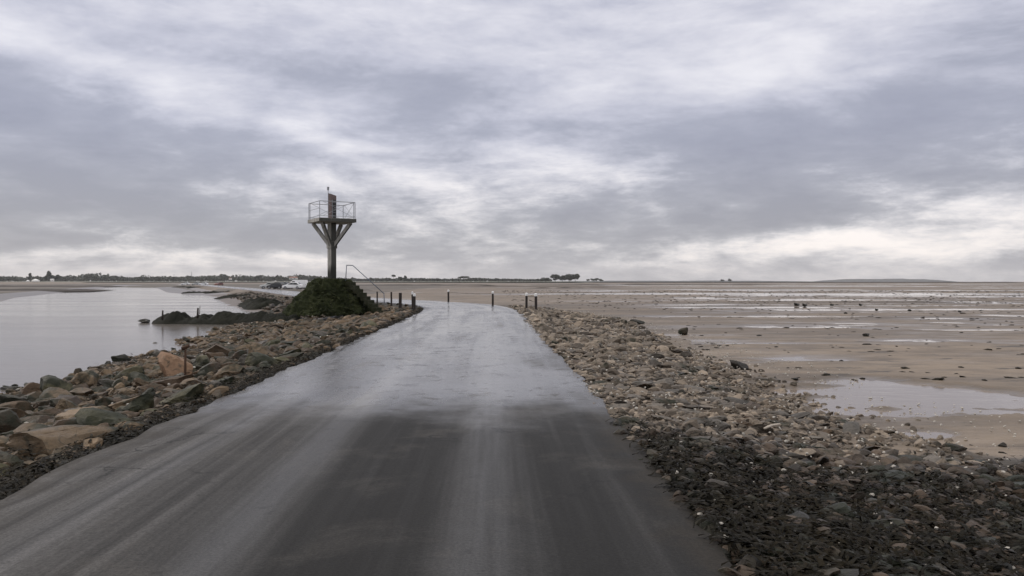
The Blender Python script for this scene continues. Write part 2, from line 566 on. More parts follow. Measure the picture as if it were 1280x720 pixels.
me = bpy.data.meshes.new('creek_water')
bmw = bmesh.new()
cw = [CREEK[i] for i in range(len(CREEK))]
# outline pushed out beneath the banks
cc = []
nC = len(CREEK)
for i in range(nC):
    t = CREEK[(i + 1) % nC] - CREEK[i - 1]
    nrm = np.array([t[1], -t[0]]) / np.linalg.norm(t)
    cc.append(CREEK[i] + nrm * 1.6)
fv = [bmw.verts.new((p[0], p[1], WATER_Z)) for p in cc]
bmw.faces.new(fv)
bmesh.ops.triangulate(bmw, faces=bmw.faces[:])
for f in bmw.faces:
    f.normal_update()
    if f.normal.z < 0: f.normal_flip()
wt = obj('creek_water', bmw, water_mat('creek_water', (.19, .17, .155), .10, .16, 1.2, 3.0))
tag(wt, kind='structure')
bmw = bmesh.new()
for (x0, y0, x1, y1) in [(4.0, 5.0, 900, 1500)]:
    bmw.faces.new([bmw.verts.new(p) for p in ((x0, y0, POOL_Z), (x1 * .08, y0, POOL_Z), (x1, y1, POOL_Z), (x0 + 10, y1, POOL_Z))])
pw = obj('pool_water', bmw, water_mat('pool_water', (.24, .20, .17), .06, .10, 1.5, 3.0))
tag(pw, kind='structure')

# ------------------------------------------------------------------ road
def road_mat():
    m, nt, b = new_mat('wet_asphalt'); T = NT(nt)
    uv = T.n('ShaderNodeUVMap'); uv.uv_map = 'UVMap'
    s = T.n('ShaderNodeSeparateXYZ'); nt.links.new(uv.outputs[0], s.inputs[0])
    u, v = s.outputs[0], s.outputs[1]
    P = T.n('ShaderNodeNewGeometry').outputs['Position']
    lon = T.noise(T.mapping(uv.outputs[0], (1.9, .05, 1)), 1, 6, .6, .25)     # long streaks
    lon2 = T.noise(T.mapping(uv.outputs[0], (6.5, .12, 1)), 1, 5, .6, .2)
    pat = T.noise(T.mapping(uv.outputs[0], (.6, .22, 1)), 1, 7, .62, .8)
    grit = T.noise(P, 55, 5, .75)
    wob = T.math('MULTIPLY', T.math('SUBTRACT', pat, .5), .55)
    def track(c, w):
        d = T.math('ABSOLUTE', T.math('SUBTRACT', T.math('ADD', u, wob), c))
        return T.mapr(d, 0, w, 1, 0, True)
    tr = T.math('MAXIMUM', track(-.42, .34), T.math('MAXIMUM', track(1.0, .40), T.math('MULTIPLY', track(-1.5, .25), .7)))
    tr = T.math('MULTIPLY', tr, T.mapr(lon, .35, .6, .45, 1.15))
    # windscreen-reflection darkening painted into the near road colour; ragged end some metres ahead
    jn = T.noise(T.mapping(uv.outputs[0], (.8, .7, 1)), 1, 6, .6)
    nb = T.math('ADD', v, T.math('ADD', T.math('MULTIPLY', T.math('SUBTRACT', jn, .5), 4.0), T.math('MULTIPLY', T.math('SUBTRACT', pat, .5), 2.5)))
    new = T.mapr(nb, 7.4, 10.8, 1, 0, True)  # extent of the near darkening put into the road colour
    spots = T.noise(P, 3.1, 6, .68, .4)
    farc = T.ramp(T.math('ADD', T.math('MULTIPLY', lon, .5), T.math('MULTIPLY', pat, .5)), [(.36, (.030, .028, .027)), (.5, (.065, .062, .060)), (.64, (.13, .124, .118))])
    farc = T.mix(T.math('MULTIPLY', tr, .75), farc, (.20, .195, .19))
    farc = T.mix(T.mapr(T.math('ADD', u, wob), 1.35, 1.95, 0, .6, True), farc, (.028, .026, .024))
    dimc = T.ramp(T.math('ADD', T.math('MULTIPLY', lon, .6), T.math('MULTIPLY', lon2, .4)), [(.36, (.008, .0075, .007)), (.5, (.017, .0165, .016)), (.64, (.036, .0345, .0335))])
    dimc = T.mix(T.math('MULTIPLY', tr, .55), dimc, (.068, .066, .064))
    dimc = T.mix(T.mapr(u, .2, -2.2, 0, .85, True), dimc, T.ramp(lon2, [(.34, (.035, .033, .032)), (.5, (.075, .072, .070)), (.64, (.12, .115, .112))]))
    c = T.mix(new, farc, dimc)  # new masks the windscreen darkening painted on the near road
    # silt patches, wandering cracks, muddy margins
    c = T.mix(T.mapr(T.noise(P, .9, 7, .65, .5), .54, .66, 0, .35), c, (.085, .078, .07))
    c = T.mix(T.mapr(T.noise(P, 5.3, 5, .65), .62, .68, 0, .6), c, (.02, .019, .018))
    vo = T.n('ShaderNodeTexVoronoi', feature='DISTANCE_TO_EDGE'); vo.inputs['Scale'].default_value = .55
    wv = T.vmath('ADD', P, T.vmath('SCALE', T.noise(P, 1.6, 5, .6, color=True)))
    sc_n = wv.node.inputs[1].links[0].from_node; sc_n.inputs['Scale'].default_value = 1.1
    nt.links.new(wv, vo.inputs['Vector'])
    crk = T.math('MULTIPLY', T.mapr(vo.outputs['Distance'], .004, .014, 1, 0), T.mapr(T.noise(P, .5, 3), .5, .58, 0, .8))
    c = T.mix(crk, c, (.008, .008, .008))
    ed = T.math('ADD', T.math('ABSOLUTE', u), T.math('MULTIPLY', T.math('SUBTRACT', T.noise(P, 1.9, 6, .65), .5), 1.3))
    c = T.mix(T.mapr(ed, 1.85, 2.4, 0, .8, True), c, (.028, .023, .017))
    gm = T.mapr(grit, .32, .72, .5, 1.55)
    cg = T.n('ShaderNodeCombineColor'); [nt.links.new(gm, cg.inputs[i]) for i in range(3)]
    c = T.mix(1.0, c, cg.outputs[0], 'MULTIPLY')
    nt.links.new(c, b.inputs['Base Color'])
    wetr = T.ramp(T.math('ADD', T.math('MULTIPLY', pat, .55), T.math('MULTIPLY', lon, .45)), [(.38, .04), (.47, .10), (.57, .26), (.66, .42)])
    wetr = T.math('ADD', wetr, T.mapr(spots, .55, .66, 0, .25))
    nr_ = T.mapr(T.math('ADD', tr, T.math('MULTIPLY', T.math('SUBTRACT', lon2, .5), .8)), 0, 1, .70, .44)
    r = T.mix(new, wetr, nr_)
    nt.links.new(r, b.inputs['Roughness'])
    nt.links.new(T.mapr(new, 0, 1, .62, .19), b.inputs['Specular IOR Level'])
    h = T.math('ADD', T.math('MULTIPLY', grit, .4), T.math('MULTIPLY', pat, 1.0))
    nt.links.new(T.bump(h, .22, .02), b.inputs['Normal'])
    return m


cum = np.concatenate([[0], np.cumsum(np.linalg.norm(np.diff(ROAD, axis=0), axis=1))])
i0 = int(np.argmin(np.abs(ROAD[:, 1])))
cum = cum - cum[i0]
tan = np.gradient(ROAD, axis=0); tan /= np.linalg.norm(tan, axis=1)[:, None]
nor = np.stack([tan[:, 1], -tan[:, 0]], -1)           # to the right
US = np.array([-2.38, -2.3, -2.1, -1.6, -1.0, -.4, .2, .8, 1.4, 1.9, 2.15, 2.3, 2.38])
nu = len(US)
RV = np.zeros((len(ROAD), nu, 3)); RUV = np.zeros((len(ROAD), nu, 2))
for j, u in enumerate(US):
    jit = (fbm(cum * 1.1, np.full_like(cum, j * .01 + (50 if u > 0 else 0)), 61, 4) - .5) * .22 * max(0, (abs(u) - 1.9) / .48)
    jit = jit + (vn(cum * 5, np.full_like(cum, 3. + (u > 0)), 66) - .5) * .16 * max(0, (abs(u) - 2.0) / .38)
    uu = u + jit
    RV[:, j, :2] = ROAD + nor * (uu * (1.035 if u > 0 else 1.0))[:, None]
    RV[:, j, 2] = .02 - .006 * u * u + (fbm(cum * .3, np.full_like(cum, u * .6), 71, 3) - .5) * .03
    if abs(u) > 2.35: RV[:, j, 2] = -.09
    RUV[:, j, 0] = u; RUV[:, j, 1] = cum
ri = np.arange(len(ROAD) * nu).reshape(len(ROAD), nu)
rq = np.stack([ri[:-1, :-1], ri[:-1, 1:], ri[1:, 1:], ri[1:, :-1]], -1).reshape(-1, 4)
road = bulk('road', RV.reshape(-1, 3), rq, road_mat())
tag(road, kind='structure')
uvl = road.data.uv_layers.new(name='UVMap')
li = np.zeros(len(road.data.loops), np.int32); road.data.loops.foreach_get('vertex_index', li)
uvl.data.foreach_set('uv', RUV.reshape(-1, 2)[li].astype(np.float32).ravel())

# ------------------------------------------------------------------ rock shapes
def rock_shape(seed, sub=3, cuts=11, flat=.7, rough=.10):
    r = random.Random(seed)
    bm = bmesh.new()
    bmesh.ops.create_icosphere(bm, subdivisions=sub, radius=1)
    pl = []
    for k in range(cuts):
        n = Vector((r.gauss(0, 1), r.gauss(0, 1), r.gauss(0, 1) * .9)).normalized()
        pl.append((n, r.uniform(.42, .80)))
    off = Vector((r.random() * 50, r.random() * 50, r.random() * 50))
    sx, sy = r.uniform(.85, 1.25), r.uniform(.65, .95)
    for v in bm.verts:
        p = v.co.copy()
        for n, d in pl:
            e = p.dot(n) - d
            if e > 0: p -= n * e * .985
        p += v.co * (mnoise.noise(p * 1.5 + off) * rough * 1.1 + mnoise.noise(p * 4 + off) * rough * .55 + mnoise.noise(p * 9 + off) * rough * .3)
        v.co = Vector((p.x * sx, p.y * sy, p.z * flat)) * 1.25
    me = bpy.data.meshes.new('rock')
    bm.to_mesh(me)
    Vv = np.array([v.co[:] for v in bm.verts]); bm.faces.ensure_lookup_table()
    Ff = np.array([[l.vert.index for l in f.loops] for f in bm.faces])
    bm.free()
    me.polygons.foreach_set('use_smooth', [True] * len(me.polygons))
    me.set_sharp_from_angle(angle=R(24))
    return me, Vv, Ff


HI = [rock_shape(100 + k, 4, 17, random.Random(k).uniform(.5, .8), .10)[0] for k in range(10)]
LO = [rock_shape(200 + k, 2, 9, random.Random(k).uniform(.4, .75), .10)[1:] for k in range(10)]
TINY = [rock_shape(300 + k, 1, 5, random.Random(k).uniform(.35, .7), .12)[1:] for k in range(8)]


def rots(n, tilt):
    a = rng.uniform(0, 2 * PI, n); b = rng.normal(0, tilt, n); c = rng.normal(0, tilt, n)
    ca, sa, cb, sb, cc_, sc_ = np.cos(a), np.sin(a), np.cos(b), np.sin(b), np.cos(c), np.sin(c)
    Rz = np.zeros((n, 3, 3)); Rz[:, 0, 0] = ca; Rz[:, 0, 1] = -sa; Rz[:, 1, 0] = sa; Rz[:, 1, 1] = ca; Rz[:, 2, 2] = 1
    Rx = np.zeros((n, 3, 3)); Rx[:, 0, 0] = 1; Rx[:, 1, 1] = cb; Rx[:, 1, 2] = -sb; Rx[:, 2, 1] = sb; Rx[:, 2, 2] = cb
    Ry = np.zeros((n, 3, 3)); Ry[:, 1, 1] = 1; Ry[:, 0, 0] = cc_; Ry[:, 0, 2] = sc_; Ry[:, 2, 0] = -sc_; Ry[:, 2, 2] = cc_
    return Rx @ Ry @ Rz


def scatter(name, protos, pos, scl, mat, tilt=.25):
    """many stones as one mesh"""
    n = len(pos)
    if n == 0: return None
    Rm = rots(n, tilt); which = rng.integers(0, len(protos), n)
    Vs, Fs, o = [], [], 0
    for k, (pv, pf) in enumerate(protos):
        ii = np.where(which == k)[0]
        if not len(ii): continue
        vv = np.einsum('nij,vj->nvi', Rm[ii], pv) * scl[ii][:, None, None] + pos[ii][:, None, :]
        ff = pf[None] + (np.arange(len(ii)) * len(pv))[:, None, None] + o
        Vs.append(vv.reshape(-1, 3)); Fs.append(ff.reshape(-1, 3)); o += len(ii) * len(pv)
    ob = bulk(name, np.concatenate(Vs), np.concatenate(Fs), mat, None, False)
    return ob


def spread(n, xr, yr, rmin, rmax, power, keep, gap=.8, ybias=1.0):
    """stones on the verge: rejects those that overlap; returns x,y,r sorted big to small"""
    r = rmin * (rmax / rmin) ** (rng.random(n) ** power)
    r = np.sort(r)[::-1]
    cell = {}
    cs = rmax * 2.2
    out = []
    for rr in r:
        for tries in range(4):
            x = rng.uniform(*xr); y = yr[0] + (yr[1] - yr[0]) * rng.random() ** ybias
            if not keep(x, y, rr): continue
            cx, cy = int(x // cs), int(y // cs); ok = True
            for a in (-1, 0, 1):
                for b in (-1, 0, 1):
                    for (px_, py_, pr) in cell.get((cx + a, cy + b), ()):
                        if (px_ - x) ** 2 + (py_ - y) ** 2 < ((pr + rr) * gap) ** 2: ok = False; break
                    if not ok: break
                if not ok: break
            if ok:
                cell.setdefault((cx, cy), []).append((x, y, rr)); out.append((x, y, rr)); break
    return out


# ---- lookup of road distance / creek distance on a table to make scattering quick
TX = np.arange(-40, 24, .2); TY = np.arange(0, 130, .2)
tx, ty = np.meshgrid(TX, TY)
tz, td, ts, tw = ground_z(tx, ty)


def look(x, y):
    i = min(max(int(round((x - TX[0]) / .2)), 0), len(TX) - 1); j = min(max(int(round((y - TY[0]) / .2)), 0), len(TY) - 1)
    return tz[j, i], td[j, i], ts[j, i], tw[j, i]


MOUND = (atY(415, 387, 48).x, 48.0)

# ------------------------------------------------------------------ LEFT BANK
def in_mound(x, y, m=0):
    return math.hypot(x - MOUND[0], y - MOUND[1]) < 2.5 + m


named = []      # hand-placed rocks: (px, py, width px, height px, material, label, name)
def place_rock(px, py, wpx, hpx, mat, label, name='boulder', proto=0, rz=0, z=None, group=None, sink=.35, depth=1.0):
    zz = -.4 if z is None else z
    for _ in range(6):
        p = at(px, py, zz)
        if z is None: zz = .5 * zz + .5 * (max(gz(p.x, p.y), WATER_Z))
    p = at(px, py, zz)
    k = p.y / F
    w = wpx * k / 2; h = hpx * k / 2
    me = HI[proto % len(HI)]
    bx = [max(abs(v.co[i]) for v in me.vertices) for i in range(3)]
    o = bpy.data.objects.new(name, me if not me.materials else me.copy())
    o.data = me.copy(); o.data.materials.clear(); o.data.materials.append(M[mat])
    COL.objects.link(o)
    o.scale = (w / bx[0], w * .75 * depth / bx[1], h * (1 + sink) / bx[2])
    o.location = (p.x, p.y + w * .4, zz + h * (1 - sink))
    o.rotation_euler = (0, 0, rz)
    tag(o, label, 'rock', group)
    named.append((p.x, p.y + w * .4, w))
    return o


place_rock(52, 572, 150, 50, 'rock_tan', 'largest tan boulder in the left foreground, long and low beside the dark weed strip', proto=3, rz=.2)
place_rock(-8, 548, 70, 34, 'rock_brown', 'brown boulder cut by the left edge of the photo', proto=5)
place_rock(95, 536, 74, 26, 'rock_tan', 'flat pale tan boulder just behind the largest foreground boulder', proto=4, rz=.1)
place_rock(104, 486, 44, 28, 'rock_tan', 'rounded tan boulder on the left bank near the waterline', proto=1)
place_rock(63, 494, 46, 24, 'rock_green', 'greenish boulder at the waterline on the left bank', proto=2)
place_rock(214, 477, 52, 36, 'rock_orange', 'tilted orange-brown slab leaning beside the rusty stake', proto=6, rz=-.3)
place_rock(268, 450, 40, 22, 'rock_tan', 'pale tan boulder right of the leaning orange slab', proto=7)
place_rock(250, 462, 32, 18, 'rock_green', 'olive boulder at the foot of the rusty stake', proto=8)
place_rock(322, 452, 40, 22, 'rock_tan', 'sandy boulder on the middle of the left bank', proto=0)
place_rock(282, 476, 44, 20, 'rock_tan', 'flat sandy boulder low on the bank near the road edge', proto=9)
place_rock(196, 450, 17, 12, 'rock_grey', 'grey rounded rock standing in the shallows', proto=2, z=-.93, sink=.2)
place_rock(150, 453, 24, 10, 'rock_dark', 'dark wet rock lying in the shallows', proto=5, z=-.93)
place_rock(134, 457, 12, 6, 'rock_dark', 'small dark rock at the left end of the shallows rocks', proto=8, z=-.93)
place_rock(165, 456, 16, 7, 'rock_grey', 'low grey slab rock in the shallows', proto=7, z=-.93)
place_rock(179, 404, 18, 6.5, 'rock_dark', 'black weedy rock off the tip of the breakwater', proto=1, z=-.92, sink=.15)
place_rock(38, 491, 24, 12, 'rock_dark', 'black wet rock where the bank meets the water', proto=6, z=-.93)
place_rock(8, 489, 30, 8, 'rock_dark', 'low black rock at the left waterline', proto=3, z=-.93)
place_rock(285, 411, 5, 1.6, 'rock_dark', 'tiny dark rock awash in the creek', proto=3, z=-.91, group='rocks awash', name='rock')
for px, py, w in ((230, 423, 7), (247, 423, 8), (262, 427, 5), (216, 437, 7), (213, 442, 10), (17, 483, 9), (6, 485, 9), (240, 431, 8)):
    place_rock(px, py, w, w * .35, 'rock_dark', 'tiny dark rock awash in the creek', proto=px % 10, z=-.91, group='rocks awash', name='rock')


def keep_left(x, y, r):
    z, d, s, w = look(x, y)
    if s > 0 or d < .75 + r * .75: return False
    if w < .05 or d > 11: return False
    if in_mound(x, y): return False
    if y > 47 and d < 2.0: return False
    if x / max(y, .1) < -1.1: return False
    if w < 1.6 and r > .20: return False
    if y > 25 and r > .30: return False
    for (a, b, c) in named:
        if (a - x) ** 2 + (b - y) ** 2 < (c * .9 + r * .5) ** 2: return False
    return True


L = spread(9000, (-16, -2.5), (3.2, 62), .06, .30, 1.9, keep_left, .66, 1.15)
L = sorted(L, key=lambda s: -s[2] / math.hypot(s[0], s[1]))
cols = ['rock_tan', 'rock_brown', 'rock_brown', 'rock_grey', 'rock_green', 'rock_tan', 'rock_brown', 'rock_brown', 'rock_tan']
cname = {'rock_tan': 'tan', 'rock_brown': 'brown', 'rock_grey': 'grey', 'rock_green': 'mossy olive', 'rock_dark': 'black weedy'}
HIM = {}
for k, me_ in enumerate(HI):
    for mn in ('rock_tan', 'rock_brown', 'rock_grey', 'rock_green', 'rock_dark', 'stone_grey', 'stone_tan', 'stone_dark'):
        c = me_.copy(); c.materials.clear(); c.materials.append(M[mn]); HIM[(k, mn)] = c
rest_p, rest_s = [], []
nL = 0
for (x, y, r) in L:
    z, d, s, w = look(x, y)
    seen = x / y > -.66
    if nL < 270 and seen:
        mn = random.choice(cols)
        if d < 1.5 and random.random() < .4: mn = 'rock_green'
        if w < .5 and random.random() < .45: mn = 'rock_dark'
        o = bpy.data.objects.new('boulder', HIM[(random.randrange(10), mn)]); COL.objects.link(o)
        o.location = (x, y, z + r * .22)
        o.scale = (r * random.uniform(.85, 1.25), r * random.uniform(.8, 1.1), r * random.uniform(.65, 1.0))
        o.rotation_euler = (random.gauss(0, .22), random.gauss(0, .22), random.uniform(0, 6.28))
        zone = 'beside the roadside weed strip' if d < 2.2 else ('at the waterline' if w < 1.2 else 'amid the bank')
        dist = 'in the foreground' if y < 13 else ('halfway to the tower' if y < 30 else 'near the tower mound')
        lab = '%s left-bank boulder %s, %s' % (cname[mn], dist, zone)
        tag(o, lab, 'rock', lab.replace(' boulder', ' boulders'))
        nL += 1
    else:
        rest_p.append((x, y, z + r * .2)); rest_s.append(r)
ex = []
while len(ex) < 8000:
    y = 3 + 62 * rng.random() ** 1.4; x = rng.uniform(-16, -3)
    z, d, s, w = look(x, y)
    if s > 0 or d < -.28 or (d < .12 and rng.random() < .55 - d) or w < .02 + .25 * rng.normal() or d > 12 or in_mound(x, y, -.3) or x / y < -1.0: continue
    if d < .7 and rng.random() < .8: continue
    ex.append((x, y, z + .01)); rest_s.append((rng.uniform(.035, .13) if d > .15 else rng.uniform(.012, .035)) * (1.2 if y > 20 else 1)); rest_p.append(ex[-1])
ob = scatter('bank_rubble', LO, np.array(rest_p), np.array(rest_s), M['rubble_left'])
tag(ob, 'brown rubble and small stones filling the left bank between the boulders', 'rubble', kind='stuff')

# ------------------------------------------------------------------ RIGHT VERGE
def keep_right(x, y, r):
    z, d, s, w = look(x, y)
    if s < 0 or d < .05 + r * .6: return False
    lim = (3.9 if y > 7.8 else 5.5) + min(1.9, max(0, (y - 14) * .06)) + (float(fbm(np.array([x * .5]), np.array([y * .25]), 81)[0]) - .5) * 4.0
    if d > lim: return False
    if d > lim * .35 and rng.random() < (d / lim - .35) * 1.35: return False
    return y > 2.5 and y < 72


place_rock(855, 418, 13, 9, 'rock_brown', 'dark brown pointed rock alone at the edge of the sand', proto=4, z=-.57, name='rock')
place_rock(924, 463, 28, 13, 'stone_dark', 'dark wedge-shaped rock where the verge meets the sand', proto=6, z=-.57, name='rock')
place_rock(796, 405, 22, 6, 'rock_dark', 'dark low rock on the sand right of the marker posts', proto=2, z=-.57, name='rock')
Rr = spread(15000, (1.3, 13), (2.6, 70), .03, .21, 3.1, keep_right, .66, 1.3)
Rr = sorted(Rr, key=lambda s: -s[2] / math.hypot(s[0], s[1]))
pp, ss, pd_, sd_ = [], [], [], []
nR = 0
for (x, y, r) in Rr:
    z, d, s, w = look(x, y)
    nzv = float(fbm(np.array([x * .9]), np.array([y * .9]), 41)[0])
    dark = (y + (nzv - .5) * 3.5 - .12 * d) < 7.9  # stones this near get darker materials, painting in the windscreen darkening
    seen = -.3 < (x / y) < .68 and y > 3.4
    if nR < 290 and seen:
        mn = random.choice(['stone_dark', 'stone_dark', 'rock_dark', 'rock_brown']) if dark and y > 5.6 else 'rock_dark' if dark else random.choice(['stone_grey', 'stone_tan', 'stone_grey', 'stone_tan', 'rock_brown'])
        o = bpy.data.objects.new('stone', HIM[(random.randrange(10), mn)]); COL.objects.link(o)
        o.location = (x, y, z + r * .07)
        o.scale = (r * random.uniform(.85, 1.3), r * random.uniform(.8, 1.1), r * random.uniform(.3, .55))
        o.rotation_euler = (random.gauss(0, .14), random.gauss(0, .14), random.uniform(0, 6.28))
        cn = {'stone_dark': 'shade-darkened brown', 'rock_dark': 'black weedy', 'rock_brown': 'brown', 'stone_grey': 'grey', 'stone_tan': 'tan'}[mn]  # black weedy stones also paint in the near windscreen darkening
        zone = 'against the right road edge' if d < 1.0 else ('in the middle of the right verge' if d < 3.2 else 'at the sandy side of the right verge')
        dist = 'close to the camera' if y < 8 else ('some metres ahead' if y < 16 else 'farther ahead')
        lab = '%s stone %s, %s' % (cn, zone, dist)
        tag(o, lab, 'stone', lab.replace(' stone', ' stones', 1))
        nR += 1
    elif dark: pd_.append((x, y, z + r * .1)); sd_.append(r)
    else: pp.append((x, y, z + r * .1)); ss.append(r)
ex = 0
while ex < 22000:
    y = 2.8 + 60 * rng.random() ** 1.6; x = rng.uniform(1.2, 14)
    z, d, s, w = look(x, y)
    if s < 0 or d < -.30 or d > 8: continue
    if d < 0 and rng.random() < -d / .30 + .45: continue
    if d > 2.3 and y > 7.6 and rng.random() < (d - 2.3) / 2.7: continue
    nzv = 0.5
    r = rng.uniform(.012, .05) * (1 + min(y, 30) * .02) * (1.9 if y < 8.5 else 1)
    if y - .12 * d < 7.9 + rng.normal(0, .5) and rng.random() < .3: pass
    elif y - .12 * d < 7.9 + rng.normal(0, .5): pd_.append((x, y, z + r * .2)); sd_.append(r)
    else: pp.append((x, y, z + r * .08)); ss.append(r)
    ex += 1
ob = scatter('verge_rubble', LO[:5], np.array(pp), np.array(ss), M['rubble_right'], .3)
tag(ob, 'small grey and tan stones strewn over the right verge down to the sand', 'rubble', kind='stuff')
ob = scatter('dimmed_weedy_rubble', LO[5:], np.array(pd_), np.array(sd_), M['rubble_dark'], .3)
tag(ob, 'weedy stones strewn over the near right verge, darkened for windscreen-reflection shade', 'rubble', kind='stuff')
# pale shells and chips
ps, s2 = [], []
while len(ps) < 3400:
    y = 3.0 + 55 * rng.random() ** 1.5; x = rng.uniform(1.3, 13)
    z, d, s, w = look(x, y)
    if s < 0 or d < .0 or d > 6.5: continue
    ps.append((x, y, z + rng.uniform(.02, .07))); s2.append(rng.uniform(.006, .019) * (1 + y * .022))
for _ in range(700):
    y = 6 + 50 * rng.random(); x = rng.uniform(-13, -4)
    z, d, s, w = look(x, y)
    if s > 0 or d < 1 or w < .3: continue
    ps.append((x, y, z + rng.uniform(.05, .16))); s2.append(rng.uniform(.02, .045))
ob = scatter('shell_litter', TINY, np.array(ps), np.array(s2), M['shell'], .5)
tag(ob, 'bits of white shell scattered on the verges', 'shells', kind='stuff')
# dark bits on the flat
yb = 16 + 170 * rng.random(16000) ** 1.3; xb = rng.uniform(2, 120, 16000)
kb = (xb / yb < .75) & (rng.random(16000) < (fbm(xb * .09, yb * .2, 91) - .30) * 2.4)
xb, yb = xb[kb], yb[kb]
zb_, db_, _s, _w = ground_z(xb, yb)
kb = np.where(db_ > 4)[0][:3200]
pb = np.stack([xb[kb], yb[kb], zb_[kb]], -1); sb = rng.uniform(.02, .085, len(kb)) * (1 + yb[kb] * .006)
ob = scatter('seaweed_bits', [(v * np.array([1.5, 1, .55]), f) for v, f in TINY], np.array(pb), np.array(sb), M['weed'], .1)
tag(ob, 'dark bits of seaweed and stone left by the tide on the sand', 'seaweed', kind='stuff')
for (px, py, w) in ((996, 382, 9), (1006, 382.5, 8), (1040, 382, 6), (1076, 382, 6), (1096, 388, 6), (1137, 388.5, 5), (1083, 420, 12), (1200, 390, 5), (1057, 392, 5)):
    place_rock(px, py, w, w * .42, 'rock_dark', 'dark weed-covered rock out on the open sand', proto=px % 10, z=-.56, group='dark rocks out on the flat', name='rock')

# driftwood and white chips near the camera
bm = bmesh.new()
p = at(964, 541, -.25)
add_bar(bm, (-.14, -.03, 0), (.02, .012, .012), .013, n=7, w2=.015); add_bar(bm, (.02, .012, .012), (.13, .0, .02), .015, n=7, w2=.009)
o = obj('stick', bm, simple('bleached_wood', (.5, .44, .37), .8), smooth=True)
o.location = (p.x, p.y, gz(p.x, p.y) + .12); o.rotation_euler = (0, 0, .5)
tag(o, 'pale bleached stick lying on the stones of the right verge', 'stick')
for (px, py, w) in ((885, 562, 13), (897, 565, 9), (884, 663, 9), (930, 678, 9)):
    place_rock(px, py, w, w * .5, 'shell', 'white stone chip on the right road edge', proto=px % 10, group='white stone chips on the right road edge', name='stone_chip', sink=.0)


# ------------------------------------------------------------------ seaweed strands
def strands(name, pts, lmin, lmax, wid, label):
    n = len(pts); P0 = np.array(pts)
    a = rng.uniform(0, 2 * PI, n); Ls = rng.uniform(lmin, lmax, n); K = 4
    Vs = np.zeros((n, K + 1, 2, 3))
    p = P0.copy(); up = rng.uniform(.05, .5, n)
    bend = rng.normal(0, .7, n)
    for k in range(K + 1):
        dirx = np.cos(a + bend * k * .5); diry = np.sin(a + bend * k * .5)
        w = wid * (1.0 - .75 * (k / K)) * rng.uniform(.7, 1.3, n)
        Vs[:, k, 0] = p + np.stack([-diry * w, dirx * w, rng.normal(0, .004, n)], -1)
        Vs[:, k, 1] = p + np.stack([diry * w, -dirx * w, rng.normal(0, .004, n)], -1)
        st = Ls / K
        p = p + np.stack([dirx * st, diry * st, st * (up - k * .28)], -1)
    b = np.arange(n * (K + 1) * 2).reshape(n, K + 1, 2)
    Q = np.stack([b[:, :-1, 0], b[:, :-1, 1], b[:, 1:, 1], b[:, 1:, 0]], -1).reshape(-1, 4)
    o = bulk(name, Vs.reshape(-1, 3), Q, M['weed'])
    return tag(o, label, 'seaweed', kind='stuff')


pl = []
while len(pl) < 9000:
    y = 3.2 + 46 * rng.random() ** 1.5; x = -3.4 - rng.exponential(.55)
    z, d, s, w = look(x, y)
    if s > 0 or d < -.05 or d > 2.4: continue
    pl.append((x, y, z + rng.uniform(0, .10 * min(1, max(0, d) * 2 + .2))))
strands('weed_strip', pl, .06, .22, .012, 'black matted seaweed along the left edge of the road')
pl = []
while len(pl) < 5000:
    y = 3.2 + 26 * rng.random() ** 1.4; x = rng.uniform(-13, -4)
    z, d, s, w = look(x, y)
    if s > 0 or d < .9 or w < .0 or in_mound(x, y): continue
    if fbm(x * .8, y * .8, 97, 3) < .5: continue
    pl.append((x, y, z + rng.uniform(.02, .16)))
strands('bank_weed', pl, .06, .20, .014, 'dark seaweed caught between the boulders of the left bank')
pl = []  # seaweed added where the windscreen reflection darkens the near right verge
while len(pl) < 9500:
    y = 3.0 + 6.2 * rng.random(); x = 1.25 + rng.exponential(2.2)
    z, d, s, w = look(x, y)
    if s < 0 or d < .03 or d > 7.5 or x / y > 1.1: continue
    if y - .12 * d > 7.0 + rng.normal(0, .8): continue
    if d > 1.3 and fbm(x * .9, y * .9, 95, 3) < .46: continue
    pl.append((x, y, z + rng.uniform(0, .09)))
strands('added_weed_shade', pl, .07, .22, .013, 'dark matted seaweed added over the near right verge for windscreen-reflection shade')

# ------------------------------------------------------------------ MOUND with steps
mx, my = MOUND
bm = bmesh.new()
nA, nRr = 220, 90
top_z, base_z = 1.55, -.45
rows = []
for i in range(nRr + 1):
    t = i / nRr
    row = []
    for j in range(nA):
        a = 2 * PI * j / nA
        rt = 1.02 + .06 * math.sin(3 * a + 1)
        rb = 2.5 + .15 * (math.cos(a) < -.3) * (-math.cos(a) - .3) + .25 * math.sin(2 * a + .6) + .2 * mnoise.noise(Vector((math.cos(a) * 1.3, math.sin(a) * 1.3, 4)))
        if t < .25:
            r = rt * t / .25; z = top_z + .03 * (1 - t / .25)
        else:
            s = (t - .25) / .75
            r = rt + (rb - rt) * s
            z = top_z + (base_z - top_z) * (s ** 1.04)
        x = mx + r * math.cos(a); y = my + r * math.sin(a)
        q3 = Vector((x, y, z))
        nn = mnoise.fractal(q3 * 1.3, 1, 2, 4) * .13 - abs(mnoise.noise(q3 * 3.2)) * .22 + .06 - abs(mnoise.noise(q3 * 8)) * .09
        k = min(1, t * 4)
        row.append(bm.verts.new((x + math.cos(a) * nn * k, y + math.sin(a) * nn * k, z + nn * (.4 + .6 * k))))
    rows.append(row)
for i in range(nRr):
    for j in range(nA):
        f = [rows[i][j], rows[i + 1][j], rows[i + 1][(j + 1) % nA], rows[i][(j + 1) % nA]]
        if i == 0: f = [rows[0][j], rows[1][j], rows[1][(j + 1) % nA], rows[0][(j + 1) % nA]]
        bm.faces.new(f)
mound = empty('stone_mound', (mx, my, base_z))
